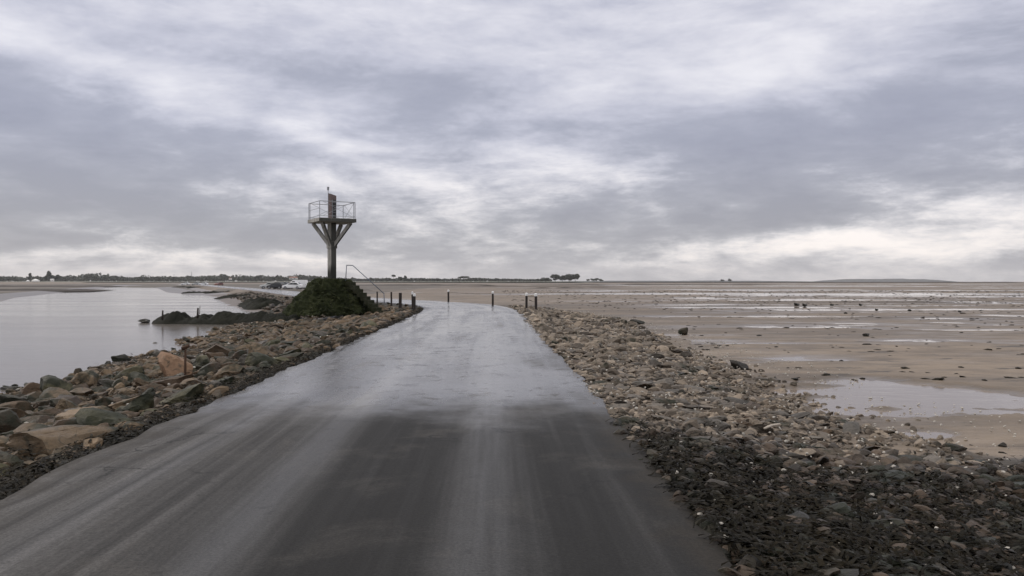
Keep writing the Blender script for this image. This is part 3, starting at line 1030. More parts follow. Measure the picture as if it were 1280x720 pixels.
tag(mound, 'dark green algae-covered stone mound carrying the concrete refuge tower', 'mound')


def child(name, bm, mat, parent, smooth=False):
    bmesh.ops.translate(bm, verts=bm.verts, vec=-Vector(parent.location))
    return obj(name, bm, mat, parent, smooth)


child('slope', bm, M['mound'], mound, True)
bm = bmesh.new()
sd = Vector((.93, -.37, 0)).normalized()
nst = 9
for k in range(nst):
    t = (k + .5) / nst
    r = 1.15 + 2.25 * t
    z = top_z - .02 + (-.35 - top_z) * t
    c = Vector((mx, my, 0)) + sd * r
    add_box(bm, (c.x, c.y, z - .12), (.30, .7, .26), math.atan2(sd.y, sd.x), .02)
child('steps', bm, M['mound_step'], mound)

cl_p, cl_s = [], []
for _ in range(420):
    a = rng.uniform(0, 2 * PI); t = rng.random() ** .7
    r = 1.0 + 1.5 * t
    cl_p.append((mx + r * math.cos(a), my + r * math.sin(a), top_z + (base_z - top_z) * t + rng.uniform(-.02, .05))); cl_s.append(rng.uniform(.04, .13))
ob = scatter('weedy_stones', LO, np.array(cl_p), np.array(cl_s), M['mound'], .5)
ob.data.transform(Matrix.Translation(-Vector(mound.location))); ob.parent = mound; ob['kind'] = 'stuff'

# handrail beside the steps
def hp(px, py, r):
    c = Vector((mx, my, 0)) + sd * r
    return atY(px, py, c.y - .45)


pts = [hp(432, 351, 1.1), hp(433.3, 331.5, 1.1), hp(441, 331.8, 1.3), hp(480, 367, 3.2), hp(480.3, 379, 3.2)]
bm = bmesh.new()
add_tube(bm, pts, .024, 8)
hr = obj('handrail', bm, M['bluesteel'], None, True)
tag(hr, 'thin steel pipe handrail running down the right side of the mound', 'handrail')

# ------------------------------------------------------------------ TOWER
tw_ = empty('refuge_tower', (mx, my, 1.5))
tag(tw_, 'concrete refuge tower with railed platform on a single post above the mound', 'tower')
S = 48 / F


def zpy(py): return CAM_H - (py - 352) * S


zb, zslab0, zslab1 = 1.3, 4.93, 5.14
ang0 = math.atan2(-1.53, -.43)                 # front corner direction
corner = [Vector((mx + 1.59 * math.cos(ang0 + k * PI / 2), my + 1.59 * math.sin(ang0 + k * PI / 2), 0)) for k in range(4)]
bm = bmesh.new()
add_box(bm, (mx, my, (zb + zslab0) / 2), (.37, .37, zslab0 - zb - .004), R(48), .015)
child('post', bm, M['concrete'], tw_)
# lower collar where the struts spring
bm = bmesh.new()
add_box(bm, (mx, my, 3.62), (.46, .46, .42), R(48), .04)
child('collar', bm, M['concrete'], tw_)
for k in range(4):
    bm = bmesh.new()
    dv = (corner[k] - Vector((mx, my, 0))).normalized()
    a = Vector((mx, my, 3.55)) + dv * .12; b = Vector((mx, my, zslab0 - .02)) + dv * 1.22
    add_bar(bm, a, b, .19, .19)
    bmesh.ops.bevel(bm, geom=bm.edges[:], offset=.012, segments=1, affect='EDGES')
    child('strut', bm, M['concrete'], tw_)
# platform slab
bm = bmesh.new()
add_box(bm, (mx, my, (zslab0 + zslab1) / 2), (2.25, 2.25, zslab1 - zslab0), ang0 + PI / 4, .02)
child('platform', bm, M['concrete'], tw_)
# railing
ins = [Vector((mx + 1.50 * math.cos(ang0 + k * PI / 2), my + 1.50 * math.sin(ang0 + k * PI / 2), 0)) for k in range(4)]
rail = None
ztop = zpy(254.5)
bm = bmesh.new()
for k in range(4):
    a, b = ins[k], ins[(k + 1) % 4]
    u = (b - a).normalized()
    for zz, r in ((ztop, .021), (zslab1 + .12, .013)) if k != 3 else ((ztop, .021), (ztop - .42, .013), (zslab1 + .12, .013)):
        add_bar(bm, a + Vector((0, 0, zz)), b + Vector((0, 0, zz)), r, n=8)
    if k != 3:
        e0 = a + u * .22; e1 = b - u * .22
        add_bar(bm, e0 + Vector((0, 0, zslab1 + .14)), e1 + Vector((0, 0, ztop - .03)), .010, n=6)
        add_bar(bm, e1 + Vector((0, 0, zslab1 + .14)), e0 + Vector((0, 0, ztop - .03)), .010, n=6)
rl = child('railing', bm, M['galv'], tw_)
for k in range(4):
    a, b = ins[k], ins[(k + 1) % 4]; u = (b - a).normalized()
    for q_ in ((a, a + u * .22) if k in (1, 3) else (a,)):
        bm = bmesh.new()
        add_bar(bm, q_ + Vector((0, 0, zslab1 - .02)), q_ + Vector((0, 0, ztop)), .021, n=8)
        c = child('railing_post', bm, M['galv'], tw_)
# upper mast
bm = bmesh.new()
zt = zpy(243.5)
add_box(bm, (mx + .02, my, (zslab1 + zt) / 2), (.36, .36, zt - zslab1), R(48), .02)
for v in bm.verts:
    if v.co.z > zt - .1: v.co.z += -.10 * (v.co.x - mx) / .3
child('mast', bm, M['mast'], tw_)
bm = bmesh.new()
rd = Vector((math.cos(R(48 - 90)), math.sin(R(48 - 90)), 0)); td_ = Vector((-rd.y, rd.x, 0))
for k in range(5):
    c = Vector((mx + .02, my, zslab1 + .2 + k * .2)) + rd * .20
    add_bar(bm, c - td_ * .14, c + td_ * .14, .014, n=6)
for sgn in (-1, 1):
    c = Vector((mx + .02, my, 0)) + rd * .20 + td_ * .14 * sgn
    add_bar(bm, c + Vector((0, 0, zslab1)), c + Vector((0, 0, zslab1 + 1.15)), .016, n=6)
child('ladder', bm, M['galv'], tw_)
bm = bmesh.new()
add_box(bm, tuple(Vector((mx + .02, my, zslab1 + .6)) + rd * .184), (.02, .26, 1.1), R(48 - 90), .004)
child('ladder_recess', bm, M['mast_dark'], tw_)
bm = bmesh.new()
ax = atY(410.3, 300, my - .25)
add_bar(bm, (ax.x, my - .25, zslab1 - .01), (ax.x, my - .25, zpy(239)), .016, n=8)
add_bar(bm, (ax.x, my - .25, zpy(239) - .01), (ax.x, my - .25, zpy(235)), .055, n=10, w2=.07)
child('antenna', bm, M['galv'], tw_)

# ------------------------------------------------------------------ MARKER POSTS
def marker(px, py, hpx, rad, white, label, group=None, tilt=0, Y=None):
    p = at(px, py, -.05) if Y is None else atY(px, py, Y)
    k = p.y / F; h = hpx * k; r = rad
    root = empty('marker_post' if white else 'timber_post', p)
    bm = bmesh.new()
    add_bar(bm, (0, 0, -.3), (0, 0, h * (.82 if white else 1)), r, n=12, w2=r * .94)
    if not white:
        bmesh.ops.bevel(bm, geom=[e for e in bm.edges if all(v.co.z > 0 for v in e.verts)], offset=r * .25, segments=1, affect='EDGES')
    obj('shaft', bm, M['postwood'], root, False)
    if white:
        bm = bmesh.new()
        add_bar(bm, (0, 0, h * .82), (0, 0, h * .97), r * 1.06, n=12, w2=r * 1.06)
        add_bar(bm, (0, 0, h * .97), (0, 0, h), r * 1.06, n=12, w2=r * .5)
        obj('white_top', bm, M['postwhite'], root, False)
    root.rotation_euler = (0, tilt, 0)
    tag(root, label, 'post', group)
    return root, Vector(p) + Vector((0, 0, h))


m1, t1 = marker(658, 386, 20, .070, True, 'white-topped marker post, left one of the close pair right of the road bend', tilt=.01)
m2, t2 = marker(670, 387.5, 21, .075, True, 'white-topped marker post, right one of the close pair right of the road bend', tilt=-.01)
m3, t3 = marker(616, 380.5, 16.5, .070, True, 'white-topped marker post on the bend between the far post and the close pair')
m4, t4 = marker(560.5, 375.8, 13.5, .075, True, 'farthest white-topped marker post, alone on the outside of the road bend')
m5, t5 = marker(515.6, 384, 19.5, .055, True, 'thin white-topped post, taller of the two at the left road edge', tilt=-.01)
m6, t6 = marker(518.0, 385.5, 18.5, .075, True, 'stout white-topped post, front one of the two at the left road edge')
marker(500.2, 384, 18, .095, False, 'thick dark timber post without white top, left of the road bend', tilt=.015)
marker(489.3, 380.5, 15.5, .06, False, 'slim dark timber post between the handrail foot and the thick post', tilt=-.01)
marker(471.5, 378.5, 14, .055, False, 'slim dark timber post at the right foot of the mound')


def rope(a, b, sag, label, r=.012):
    bm = bmesh.new()
    pts = []
    for k in range(9):
        t = k / 8
        p = Vector(a).lerp(Vector(b), t); p.z -= sag * 4 * t * (1 - t)
        pts.append(p)
    add_tube(bm, pts, r, 6)
    o = obj('rope', bm, M['rope'], None, True)
    return tag(o, label, 'rope')


dz = Vector((0, 0, -.17))
rope(t1 + dz, t2 + dz, .02, 'short rope strung between the close pair of marker posts', .016)
rope(t4 + dz, t3 + dz, .05, 'long rope strung from the farthest marker post to the middle one', .014)

# rusty stake on the left bank
p = at(231, 478, -.5)
bm = bmesh.new()
add_bar(bm, (0, 0, -.4), (.015, 0, .62), .030, n=8, w2=.022); add_bar(bm, (-.05, .0, .60), (.09, .01, .66), .045, n=7, w2=.03)
o = obj('stake', bm, M['rust'], None, True); o.location = (p.x, p.y, gz(p.x, p.y) + .05)
tag(o, 'rusty iron stake standing beside the tilted orange-brown slab', 'stake')


# ------------------------------------------------------------------ BREAKWATERS
def groyne(name, a, b, h0, h1, width, label, seed, mat='groyne'):
    a = Vector((a[0], a[1], 0)); b = Vector((b[0], b[1], 0))
    d = b - a; L_ = d.length; u = d / L_; n = Vector((-u.y, u.x, 0))
    nx, ny = max(24, int(L_ / .07)), 26
    nx = min(nx, 240)
    V, Fq = [], []
    for i in range(nx + 1):
        t = i / nx
        endf = min(1, (t + .012) / .10) ** .5 * min(1, (1 - t + .01) / .06) ** .5
        hh = (h0 + (h1 - h0) * t)
        hh *= endf * (.80 + .50 * mnoise.noise(Vector((t * L_ * .75, seed, 0))) + .22 * mnoise.noise(Vector((t * L_ * 1.9, seed, 5))))
        for j in range(ny + 1):
            s = j / ny * 2 - 1
            prof = max(0, 1 - abs(s) ** 2.2)
            p = a + u * (t * L_) + n * (s * width * .5 * (.7 + .5 * endf))
            z = WATER_Z - .25 + (hh + .25) * prof ** .8
            q3 = Vector((p.x * 2.2, p.y * 2.2, seed))
            bl = mnoise.noise(q3) * .22 - abs(mnoise.noise(q3 * 2.2)) * .22 + .06 - abs(mnoise.noise(q3 * 5)) * .09
            z += bl * prof * .9
            V.append((p.x, p.y + bl * .25, z))
    for i in range(nx):
        for j in range(ny):
            c = i * (ny + 1) + j
            Fq.append((c, c + ny + 1, c + ny + 2, c + 1))
    V = np.array(V); Fq = np.array(Fq)
    o = bulk(name, V, Fq, M[mat])
    return tag(o, label, 'breakwater')


pa = at(195, 404, WATER_Z); pb_ = atY(368, 398, 44.0)
groyne('rock_breakwater', (pa.x, pa.y + .4), (pb_.x, pb_.y + .8), .62, .66, 2.3, 'low black weed-covered rock breakwater reaching into the creek below the tower', 3.3)
for (px, py, hp_, r) in ((203, 393.5, 5.5, .055), (247, 391, 6, .06), (249.5, 386, 3.5, .02)):
    p = atY(px, py, 44.6)
    bm = bmesh.new(); add_bar(bm, (0, 0, -.3), (.02, 0, hp_ * 44.6 / F), r, n=8, w2=r * .8)
    o = obj('stake', bm, M['postwood'], None, True); o.location = p
    tag(o, {203: 'short black stake at the tip of the breakwater', 247: 'stubby black stake halfway along the breakwater', 249.5: 'thin rod beside the stubby stake on the breakwater'}[px], 'stake')
p1 = at(282, 372.5, -.85); p2 = at(372, 371, -.6)
groyne('rock_spit', (p1.x, 112), (p2.x - 1, 104), .45, .75, 3.5, 'second dark rock spit behind the breakwater', 8.1)
p1 = at(312, 380.5, WATER_Z); p2 = at(375, 379, -.6)
groyne('rock_spit', (p1.x, p1.y), (p2.x, 66), .45, .9, 3.0, 'brown rock spit just left of the mound', 12.4)
p1 = at(232, 366.3, -.8); p2 = at(330, 365.5, -.7)
groyne('rock_spit', (p1.x, 160), (p2.x, 152), .5, .55, 4, 'far low rock spit on the mud before the parked cars', 15.7)
p1 = at(203, 360.2, -.8); p2 = at(262, 360, -.7)
groyne('rock_spit', (p1.x, 290), (p2.x, 270), .65, .65, 6, 'farthest rock spit below the row of distant cars', 18.2)
# loose rocks between the spits
rp, rs = [], []
for _ in range(1100):
    t = rng.random(); Y = 50 + 75 * t
    px = rng.uniform(300, 392) if Y < 90 else rng.uniform(285, 372)
    p = atY(px, 370, Y)
    z, d, s, w = look(p.x, p.y)
    if w < -.5 or d < 1 or in_mound(p.x, p.y): continue
    rp.append((p.x, p.y, z + .08)); rs.append(rng.uniform(.08, .34))
ob = scatter('shore_rubble', LO, np.array(rp), np.array(rs), M['rubble_dark'])
tag(ob, 'distant brown stones on the shore behind the mound', 'rubble', kind='stuff')


# ------------------------------------------------------------------ CARS
def prism(bm, prof, w, w_top=None, ztop=None, zbot=None):
    """side profile (x,z) extruded over the width; narrows towards ztop"""
    rows = []
    for sgn in (-1, 1):
        row = []
        for (x, z) in prof:
            ww = w
            if w_top is not None and z > zbot: ww = w + (w_top - w) * min(1, (z - zbot) / (ztop - zbot))
            row.append(bm.verts.new((x, sgn * ww / 2, z)))
        rows.append(row)
    n = len(prof)
    bm.faces.new(rows[0]); bm.faces.new(rows[1][::-1])
    for i in range(n):
        bm.faces.new([rows[0][i], rows[1][i], rows[1][(i + 1) % n], rows[0][(i + 1) % n]])
    bmesh.ops.recalc_face_normals(bm, faces=bm.faces)


def make_car(name, loc, rz, paint, van=False):
    """front towards -x"""
    root = empty(name, loc, rz)
    bm = bmesh.new()
    if van:
        prof = [(-2.25, .30), (-2.28, .75), (-2.1, .98), (-1.35, 1.18), (-.75, 1.86), (-.45, 1.95), (2.1, 1.95), (2.2, 1.8), (2.22, .5), (2.15, .28)]
        prism(bm, prof, 1.85, 1.55, 1.95, 1.0)
    else:
        prof = [(-1.98, .28), (-2.02, .55), (-1.9, .78), (-1.0, .96), (-.30, 1.40), (.1, 1.47), (1.15, 1.44), (1.75, 1.02), (1.95, .92), (1.98, .5), (1.9, .28)]
        prism(bm, prof, 1.72, 1.18, 1.46, .92)
    bmesh.ops.bevel(bm, geom=bm.edges[:], offset=.045, segments=2, affect='EDGES', profile=.6)
    obj('body', bm, M[paint], root, True)
    # glass
    H = 1.95 if van else 1.46
    def wide(z):
        return (1.85 + (1.55 - 1.85) * (z - 1.0) / .95) / 2 if van else (1.72 + (1.18 - 1.72) * (z - .92) / .54) / 2
    if van: panes = [[(-1.15, 1.18), (-.72, 1.70), (-.15, 1.70), (-.15, 1.18)]]
    else: panes = [[(-.85, .99), (-.28, 1.33), (.28, 1.37), (.28, .99)], [(.36, .99), (.36, 1.37), (1.08, 1.35), (1.5, .99)]]
    for pn in panes:
        for sgn in (-1, 1):
            bm = bmesh.new()
            vs = [bm.verts.new((x, sgn * (wide(z) + .006), z)) for x, z in pn]
            f = bm.faces.new(vs if sgn < 0 else vs[::-1])
            r_ = bmesh.ops.extrude_face_region(bm, geom=[f])
            for v in r_['geom']:
                if isinstance(v, bmesh.types.BMVert): v.co.y -= sgn * .03
            bmesh.ops.recalc_face_normals(bm, faces=bm.faces)
            obj('side_window', bm, M['glass'], root)
    def slab(x0, z0, x1, z1, hw, nm, mat):
        bm = bmesh.new()
        n = Vector((-(z1 - z0), 0, x1 - x0)).normalized()
        if n.x * (1 if x0 > 0 else -1) < 0: n = -n
        o_ = n * .008
        q0 = [Vector((x0, -wide(max(z0, .95)) * hw, z0)), Vector((x0, wide(max(z0, .95)) * hw, z0)), Vector((x1, wide(z1) * hw, z1)), Vector((x1, -wide(z1) * hw, z1))]
        top = [bm.verts.new(v + o_) for v in q0]; bot = [bm.verts.new(v - n * .03) for v in q0]
        bm.faces.new(top); bm.faces.new(bot[::-1])
        for i in range(4): bm.faces.new([top[i], bot[i], bot[(i + 1) % 4], top[(i + 1) % 4]])
        bmesh.ops.recalc_face_normals(bm, faces=bm.faces)
        obj(nm, bm, M[mat], root)
    if van: slab(-1.27, 1.27, -.80, 1.80, .88, 'windscreen', 'glass')
    else:
        slab(-.92, 1.01, -.34, 1.37, .88, 'windscreen', 'glass'); slab(1.66, 1.09, 1.22, 1.39, .85, 'rear_window', 'glass')
    for (wx_) in ((-1.3, 1.28) if not van else (-1.42, 1.35)):
        for sgn in (-1, 1):
            wh = empty('wheel', (wx_, sgn * .80, .31)); wh.parent = root
            bm = bmesh.new(); add_bar(bm, (0, -.10, 0), (0, .10, 0), .31, n=20)
            bmesh.ops.bevel(bm, geom=[e for e in bm.edges if abs(e.verts[0].co.y - e.verts[1].co.y) < .01], offset=.03, segments=2, affect='EDGES')
            obj('tyre', bm, M['tyre'], wh)
            bm = bmesh.new(); add_bar(bm, (0, -.108, 0), (0, .108, 0), .19, n=14)
            obj('rim', bm, M['rim'], wh)
    for sgn in (-1, 1):
        bm = bmesh.new(); add_box(bm, (-2.16 if van else -1.93, sgn * .62, .82 if van else .68), (.16, .32, .14), 0, .03); obj('headlight', bm, M['lamp'], root)
        bm = bmesh.new(); add_box(bm, (2.20 if van else 1.93, sgn * .74, .9 if van else .82), (.08, .14, .22), 0, .02); obj('tail_light', bm, M['redlamp'], root)
        bm = bmesh.new(); add_box(bm, (-1.0 if van else -.72, sgn * (.98 if van else .93), 1.2 if van else 1.0), (.1, .16, .12), 0, .03); obj('mirror', bm, M[paint], root)
    return root


def car_at(px, py, Y, rz, paint, label, van=False, src=None):
    p = atY(px, py, Y)
    g = gz(p.x, p.y)
    if src is None: c = make_car('parked_van' if van else 'parked_car', (p.x, p.y, p.z), rz, paint, van)
    else:
        c = copy_tree(src); c.location = p; c.rotation_euler = (0, 0, rz)
        for ch in c.children:
            if ch.name.startswith(('body', 'mirror')):
                ch.data = ch.data.copy(); ch.data.materials.clear(); ch.data.materials.append(M[paint])
    tag(c, label, 'van' if van else 'car')
    return c


YC = 168
c1 = car_at(366, 361.5, YC, R(-8), 'carwhite', 'white hatchback parked side-on left of the mound, nearest of the vehicles')
v1 = car_at(371, 360.3, YC + 9, R(-6), 'carwhite', 'white van parked just behind the white hatchback', True)
c2 = car_at(346, 360.4, YC + 4, R(-22), 'cardark', 'dark car parked left of the white hatchback', src=c1)
c3 = car_at(352, 359.9, YC + 12, R(-10), 'cardark', 'dark car half hidden behind the white hatchback', src=c1)
c4 = car_at(336.5, 360.0, YC + 12, R(20), 'carsilver', 'silver car at the left end of the group by the mound', src=c1)
c5 = car_at(232, 355.9, 390, R(-10), 'carwhite', 'distant white car, leftmost of the far row', src=c1)
c6 = car_at(245, 356.1, 385, R(-8), 'carsilver', 'distant silver car in the middle of the far row', src=c1)
c7 = car_at(254.5, 356.3, 370, R(-6), 'carwhite', 'distant white car right of the silver one in the far row', src=c1)
c8 = car_at(273.5, 357.0, 340, R(70), 'carred', 'distant dull red car seen end-on, right end of the far row', src=c1)

# raised hard standing under the vehicles
def pad(name, pts, z, mat):
    bm = bmesh.new()
    top = [bm.verts.new((p[0], p[1], z)) for p in pts]; n = len(pts)
    cen = sum((v.co for v in top), Vector()) / n
    bot = [bm.verts.new((cen.x + (p[0] - cen.x) * 1.25, cen.y + (p[1] - cen.y) * 1.25, z - 1.2)) for p in pts]
    bm.faces.new(top)
    for i in range(n): bm.faces.new([top[i], bot[i], bot[(i + 1) % n], top[(i + 1) % n]])
    bmesh.ops.recalc_face_normals(bm, faces=bm.faces)
    o = obj(name, bm, mat); tag(o, kind='structure'); return o


gravel = simple('gravel', (.10, .088, .075), .8, var=.4, nscale=.8)
for c, z_ in ((c1, None),):
    zc = c.location.z
pts = []
for k in range(26):
    a = 2 * PI * k / 26
    r = 1 + .18 * mnoise.noise(Vector((math.cos(a) * 1.5, math.sin(a) * 1.5, 2)))
    pts.append((-43 + 15 * r * math.cos(a), 173 + 13 * r * math.sin(a)))
zpad = min(c.location.z for c in (c1, v1, c2, c3, c4)) - .02
pad('parking_ground', pts, zpad, gravel)
for c in (c1, v1, c2, c3, c4): c.location.z = zpad + .004
pts = []
for k in range(26):
    a = 2 * PI * k / 26
    r = 1 + .15 * mnoise.noise(Vector((math.cos(a) * 1.5, math.sin(a) * 1.5, 7)))
    pts.append((-131 + 28 * r * math.cos(a), 372 + 45 * r * math.sin(a)))
zp2 = min(c.location.z for c in (c5, c6, c7, c8)) - .05
pad('parking_ground', pts, zp2, gravel)
for c in (c5, c6, c7, c8): c.location.z = zp2 + .004

# ------------------------------------------------------------------ FAR SHORE
def leafy(center_list, nleaf, lsize, seed):
    """crown of many leaf-clump faces spread through several lobes"""
    r = np.random.default_rng(seed)
    Vs, Fs = [], []; o = 0
    for (c, rad) in center_list:
        n = nleaf
        d = r.normal(0, 1, (n, 3)); d /= np.linalg.norm(d, axis=1)[:, None]
        rr = r.random(n) ** .45
        p = np.array(c) + d * rr[:, None] * np.array(rad)
        a = r.normal(0, 1, (n, 3)); a /= np.linalg.norm(a, axis=1)[:, None]
        b = np.cross(a, r.normal(0, 1, (n, 3))); b /= np.linalg.norm(b, axis=1)[:, None]
        s = lsize * r.uniform(.5, 1.3, n)[:, None]
        q_ = np.stack([p - a * s - b * s * .6, p + a * s - b * s * .6, p + a * s + b * s * .6, p - a * s + b * s * .6], 1)
        Vs.append(q_.reshape(-1, 3)); Fs.append(np.arange(n * 4).reshape(n, 4) + o); o += n * 4
    return np.concatenate(Vs), np.concatenate(Fs)


def tree(px, py, hpx, wpx, Y, label, seed, flat=False, group=None, name='tree'):
    base = atY(px, py, Y); k = Y / F; H = hpx * k; W = wpx * k
    root = empty(name, base)
    r = random.Random(seed)
    bm = bmesh.new()
    lean = r.uniform(-.06, .06) * H
    add_bar(bm, (0, 0, -1.0), (lean, 0, H * .55), .035 * H, n=8, w2=.02 * H)
    lobes = []
    nl = 8 if flat else 10
    for i in range(nl):
        a = 2 * PI * i / nl + r.uniform(-.4, .4)
        q_ = r.uniform(.15, .34) * W
        zc = H * (r.uniform(.55, .78) if flat else r.uniform(.24, .78))
        c = (lean + math.cos(a) * q_, math.sin(a) * q_ * .9, zc)
        rad = (W * r.uniform(.16, .26), W * r.uniform(.16, .26), H * (r.uniform(.10, .18) if flat else r.uniform(.16, .26)))
        lobes.append((c, rad))
        add_bar(bm, (lean * .7, 0, H * .38), c, .016 * H, n=5, w2=.006 * H)
    obj('trunk', bm, M['trunk'], root)
    Vv, Ff = leafy(lobes, 230, H * .045, seed)
    bulk('crown', Vv, Ff, M['crown'], root, False)
    tag(root, label, 'tree', group)
    return root


# clump of five on the horizon
for i, (px, w, h) in enumerate(((682, 13, 5), (694, 15, 9), (703, 13, 8), (711.5, 14, 9), (719, 13, 9.5))):
    tree(px, 351.4, h, w, 1500 + 12 * i, ['low bushy tree at the left end of the dark horizon clump', 'second tree from the left in the dark horizon clump', 'middle tree in the dark horizon clump',
         'fourth tree from the left in the dark horizon clump', 'tallest tree at the right end of the dark horizon clump'][i], 500 + i, name='horizon_tree')
tree(579.5, 351.0, 7.0, 15, 1450, 'lone flat-topped pine on the horizon above the road bend', 520, True, name='pine_tree')
tree(506.5, 350.5, 7, 4.5, 1600, 'small slim tree on the horizon between tower and road bend', 523, name='horizon_tree')
tree(500, 350.4, 5, 7, 1600, 'small round tree beside the slim horizon tree', 531, name='horizon_tree')
tree(492, 348.7, 6.5, 6, 1650, 'umbrella-shaped tree on the horizon over the handrail', 524, True, name='pine_tree')
tree(323.5, 349, 5.5, 5, 1900, 'single pointed tree above the far tree line left of the tower', 525, name='horizon_tree')
tree(36.8, 350, 9, 5, 1700, 'narrow dark tree on the far left shore', 526, name='horizon_tree')
tree(59, 350, 11.5, 8, 1700, 'tall dark tree beside the thin mast on the far left shore', 527, name='horizon_tree')
tree(66, 350, 8, 10, 1720, 'broad dark tree right of the thin mast', 528, name='horizon_tree')
tree(72, 350, 7, 9, 1720, 'lower broad tree at the right end of the mast clump', 529, name='horizon_tree')
for i, (px, w, h) in enumerate(((735, 6, 3), (741, 8, 3.6), (746, 5, 4.5), (751, 7, 3.4))):
    tree(px, 351.5, h, w, 1800, 'low bush in the thin hedge right of the dark tree clump', 540 + i, group='low bushes in the thin hedge right of the dark tree clump', name='bush')
tree(903, 351.6, 3, 6, 2300, 'tiny bush on the far right horizon, left one', 550, name='bush')
tree(912, 351.6, 3.6, 5, 2300, 'tiny bush on the far right horizon, right one', 551, name='bush')

# continuous woods along the far shore, one mass
lob = []
rw = random.Random(5)
prof_px = [(-40, 5), (20, 5), (90, 6), (118, 9), (135, 8), (150, 5), (190, 6), (230, 5), (250, 6), (290, 8), (310, 6), (330, 6), (352, 6), (372, 7), (400, 4.5), (430, 3), (470, 2.4), (500, 2.6), (540, 3), (556, 2), (600, 3), (640, 1.6), (700, 1.2)]
px = -40.
while px < 690:
    hpx = np.interp(px, [a for a, b in prof_px], [b for a, b in prof_px]) * rw.uniform(.45, 1.15)
    Y = rw.uniform(1950, 2500); k = Y / F
    b_ = atY(px, 350.8, Y)
    H = hpx * k
    lob.append(((b_.x, b_.y, b_.z + H * .45), (H * rw.uniform(.7, 1.5), H * .9, H * .55)))
    px += rw.uniform(.8, 2.6)
Vv, Ff = leafy(lob, 70, 2.6, 9)
o = bulk('distant_wood', Vv, Ff, M['crown'], None, False)
tag(o, 'long dark line of far woods on the horizon', 'woods', kind='stuff')

# low land and dykes
def ridge(name, x0, y0, x1, y1, zb_, zt_, depth, mat, nseg=60, seed=0, taper=.1, rough=.3):
    V, Fq = [], []
    a = np.array([x0, y0], float); b = np.array([x1, y1], float); u = (b - a) / np.linalg.norm(b - a); n = np.array([-u[1], u[0]])
    sect = [(-.5, 0), (-.32, .8), (-.15, 1), (.15, 1), (.32, .8), (.5, 0)]
    for i in range(nseg + 1):
        t = i / nseg; e = min(1, t / taper, (1 - t) / taper) if taper else 1
        h = (zt_ - zb_) * (e ** .6) * (1 - rough / 2 + rough * mnoise.noise(Vector((t * nseg * .15, seed, 0))))
        for (s, hh) in sect:
            p = a + (b - a) * t + n * s * depth
            V.append((p[0], p[1], zb_ + h * hh))
    m_ = len(sect)
    for i in range(nseg):
        for j in range(m_ - 1):
            c = i * m_ + j
            Fq.append((c, c + 1, c + m_ + 1, c + m_))
    return bulk(name, np.array(V), np.array(Fq), mat)


green = simple('salt_meadow', (.075, .082, .058), .9, var=.4, nscale=.01)
o = ridge('far_shore', -1500, 1550, 330, 1750, -1, 2.3, 500, green, 80, 2, .12, .15); tag(o, kind='structure')
hillm = simple('far_hill', (.025, .03, .035), .9, var=.3, nscale=.003)
o = ridge('headland', atY(1030, 350, 6500).x, 6500, atY(1172, 350, 6500).x, 6500, -2, 25, 800, hillm, 60, 4, .2, .25); tag(o, kind='structure')
o = ridge('headland', atY(640, 350, 5200).x, 5200, atY(1045, 350, 5200).x, 5200, -2, 8, 700, hillm, 60, 6, .3, .2); tag(o, kind='structure')
o = ridge('sea_wall', atY(96, 352, 1150).x, 1150, atY(735, 352, 1150).x, 1150, -.9, 1.15, 12, M['wall'], 80, 9, .03, .2)
tag(o, 'long dark sea wall running along the far shore under the tree line', 'wall')
o = ridge('sea_wall', atY(725, 352, 1500).x, 1500, atY(1320, 352, 1500).x, 1580, -.9, 1.1, 14, M['wall'], 80, 10, .05, .2)
tag(o, 'thin far sea wall continuing along the right horizon', 'wall')
mudm = simple('mud_bank', (.05, .042, .036), .8, var=.4, nscale=.05, spec=.15)
for (a_, b_, Y, zt_, dp) in ((430, 640, 420, .05, 20), (545, 800, 330, -.12, 10), (-60, 130, 190, -.30, 40), (-60, 150, 330, -.05, 60), (640, 1000, 520, .0, 14), (640, 790, 240, -.28, 6)):
    o = ridge('mud_bank', atY(a_, 355, Y).x, Y, atY(b_, 355, Y * 1.05).x, Y * 1.05, -.75, zt_, dp, mudm, 70, Y, .25, .5); tag(o, kind='structure')

# white buildings and masts on the left shore
def tent(px, py, wpx, hpx, Y, label):
    p = atY(px, py, Y); k = Y / F; w = wpx * k; h = hpx * k
    root = empty('marquee', p)
    bm = bmesh.new(); add_box(bm, (0, 0, h * .22), (w, w * .8, h * .44), 0, .05); obj('wall', bm, M['farwhite'], root)
    bm = bmesh.new()
    vs = [bm.verts.new((sx * w * .54, sy * w * .44, h * .443)) for sx, sy in ((-1, -1), (1, -1), (1, 1), (-1, 1))]
    ap = [bm.verts.new((-w * .12, 0, h)), bm.verts.new((w * .12, 0, h))]
    bm.faces.new([vs[0], vs[1], ap[1], ap[0]]); bm.faces.new([vs[2], vs[3], ap[0], ap[1]]); bm.faces.new([vs[1], vs[2], ap[1]]); bm.faces.new([vs[3], vs[0], ap[0]]); bm.faces.new(vs[::-1])
    bmesh.ops.recalc_face_normals(bm, faces=bm.faces)
    obj('roof', bm, M['farwhite'], root)
    tag(root, label, 'tent')


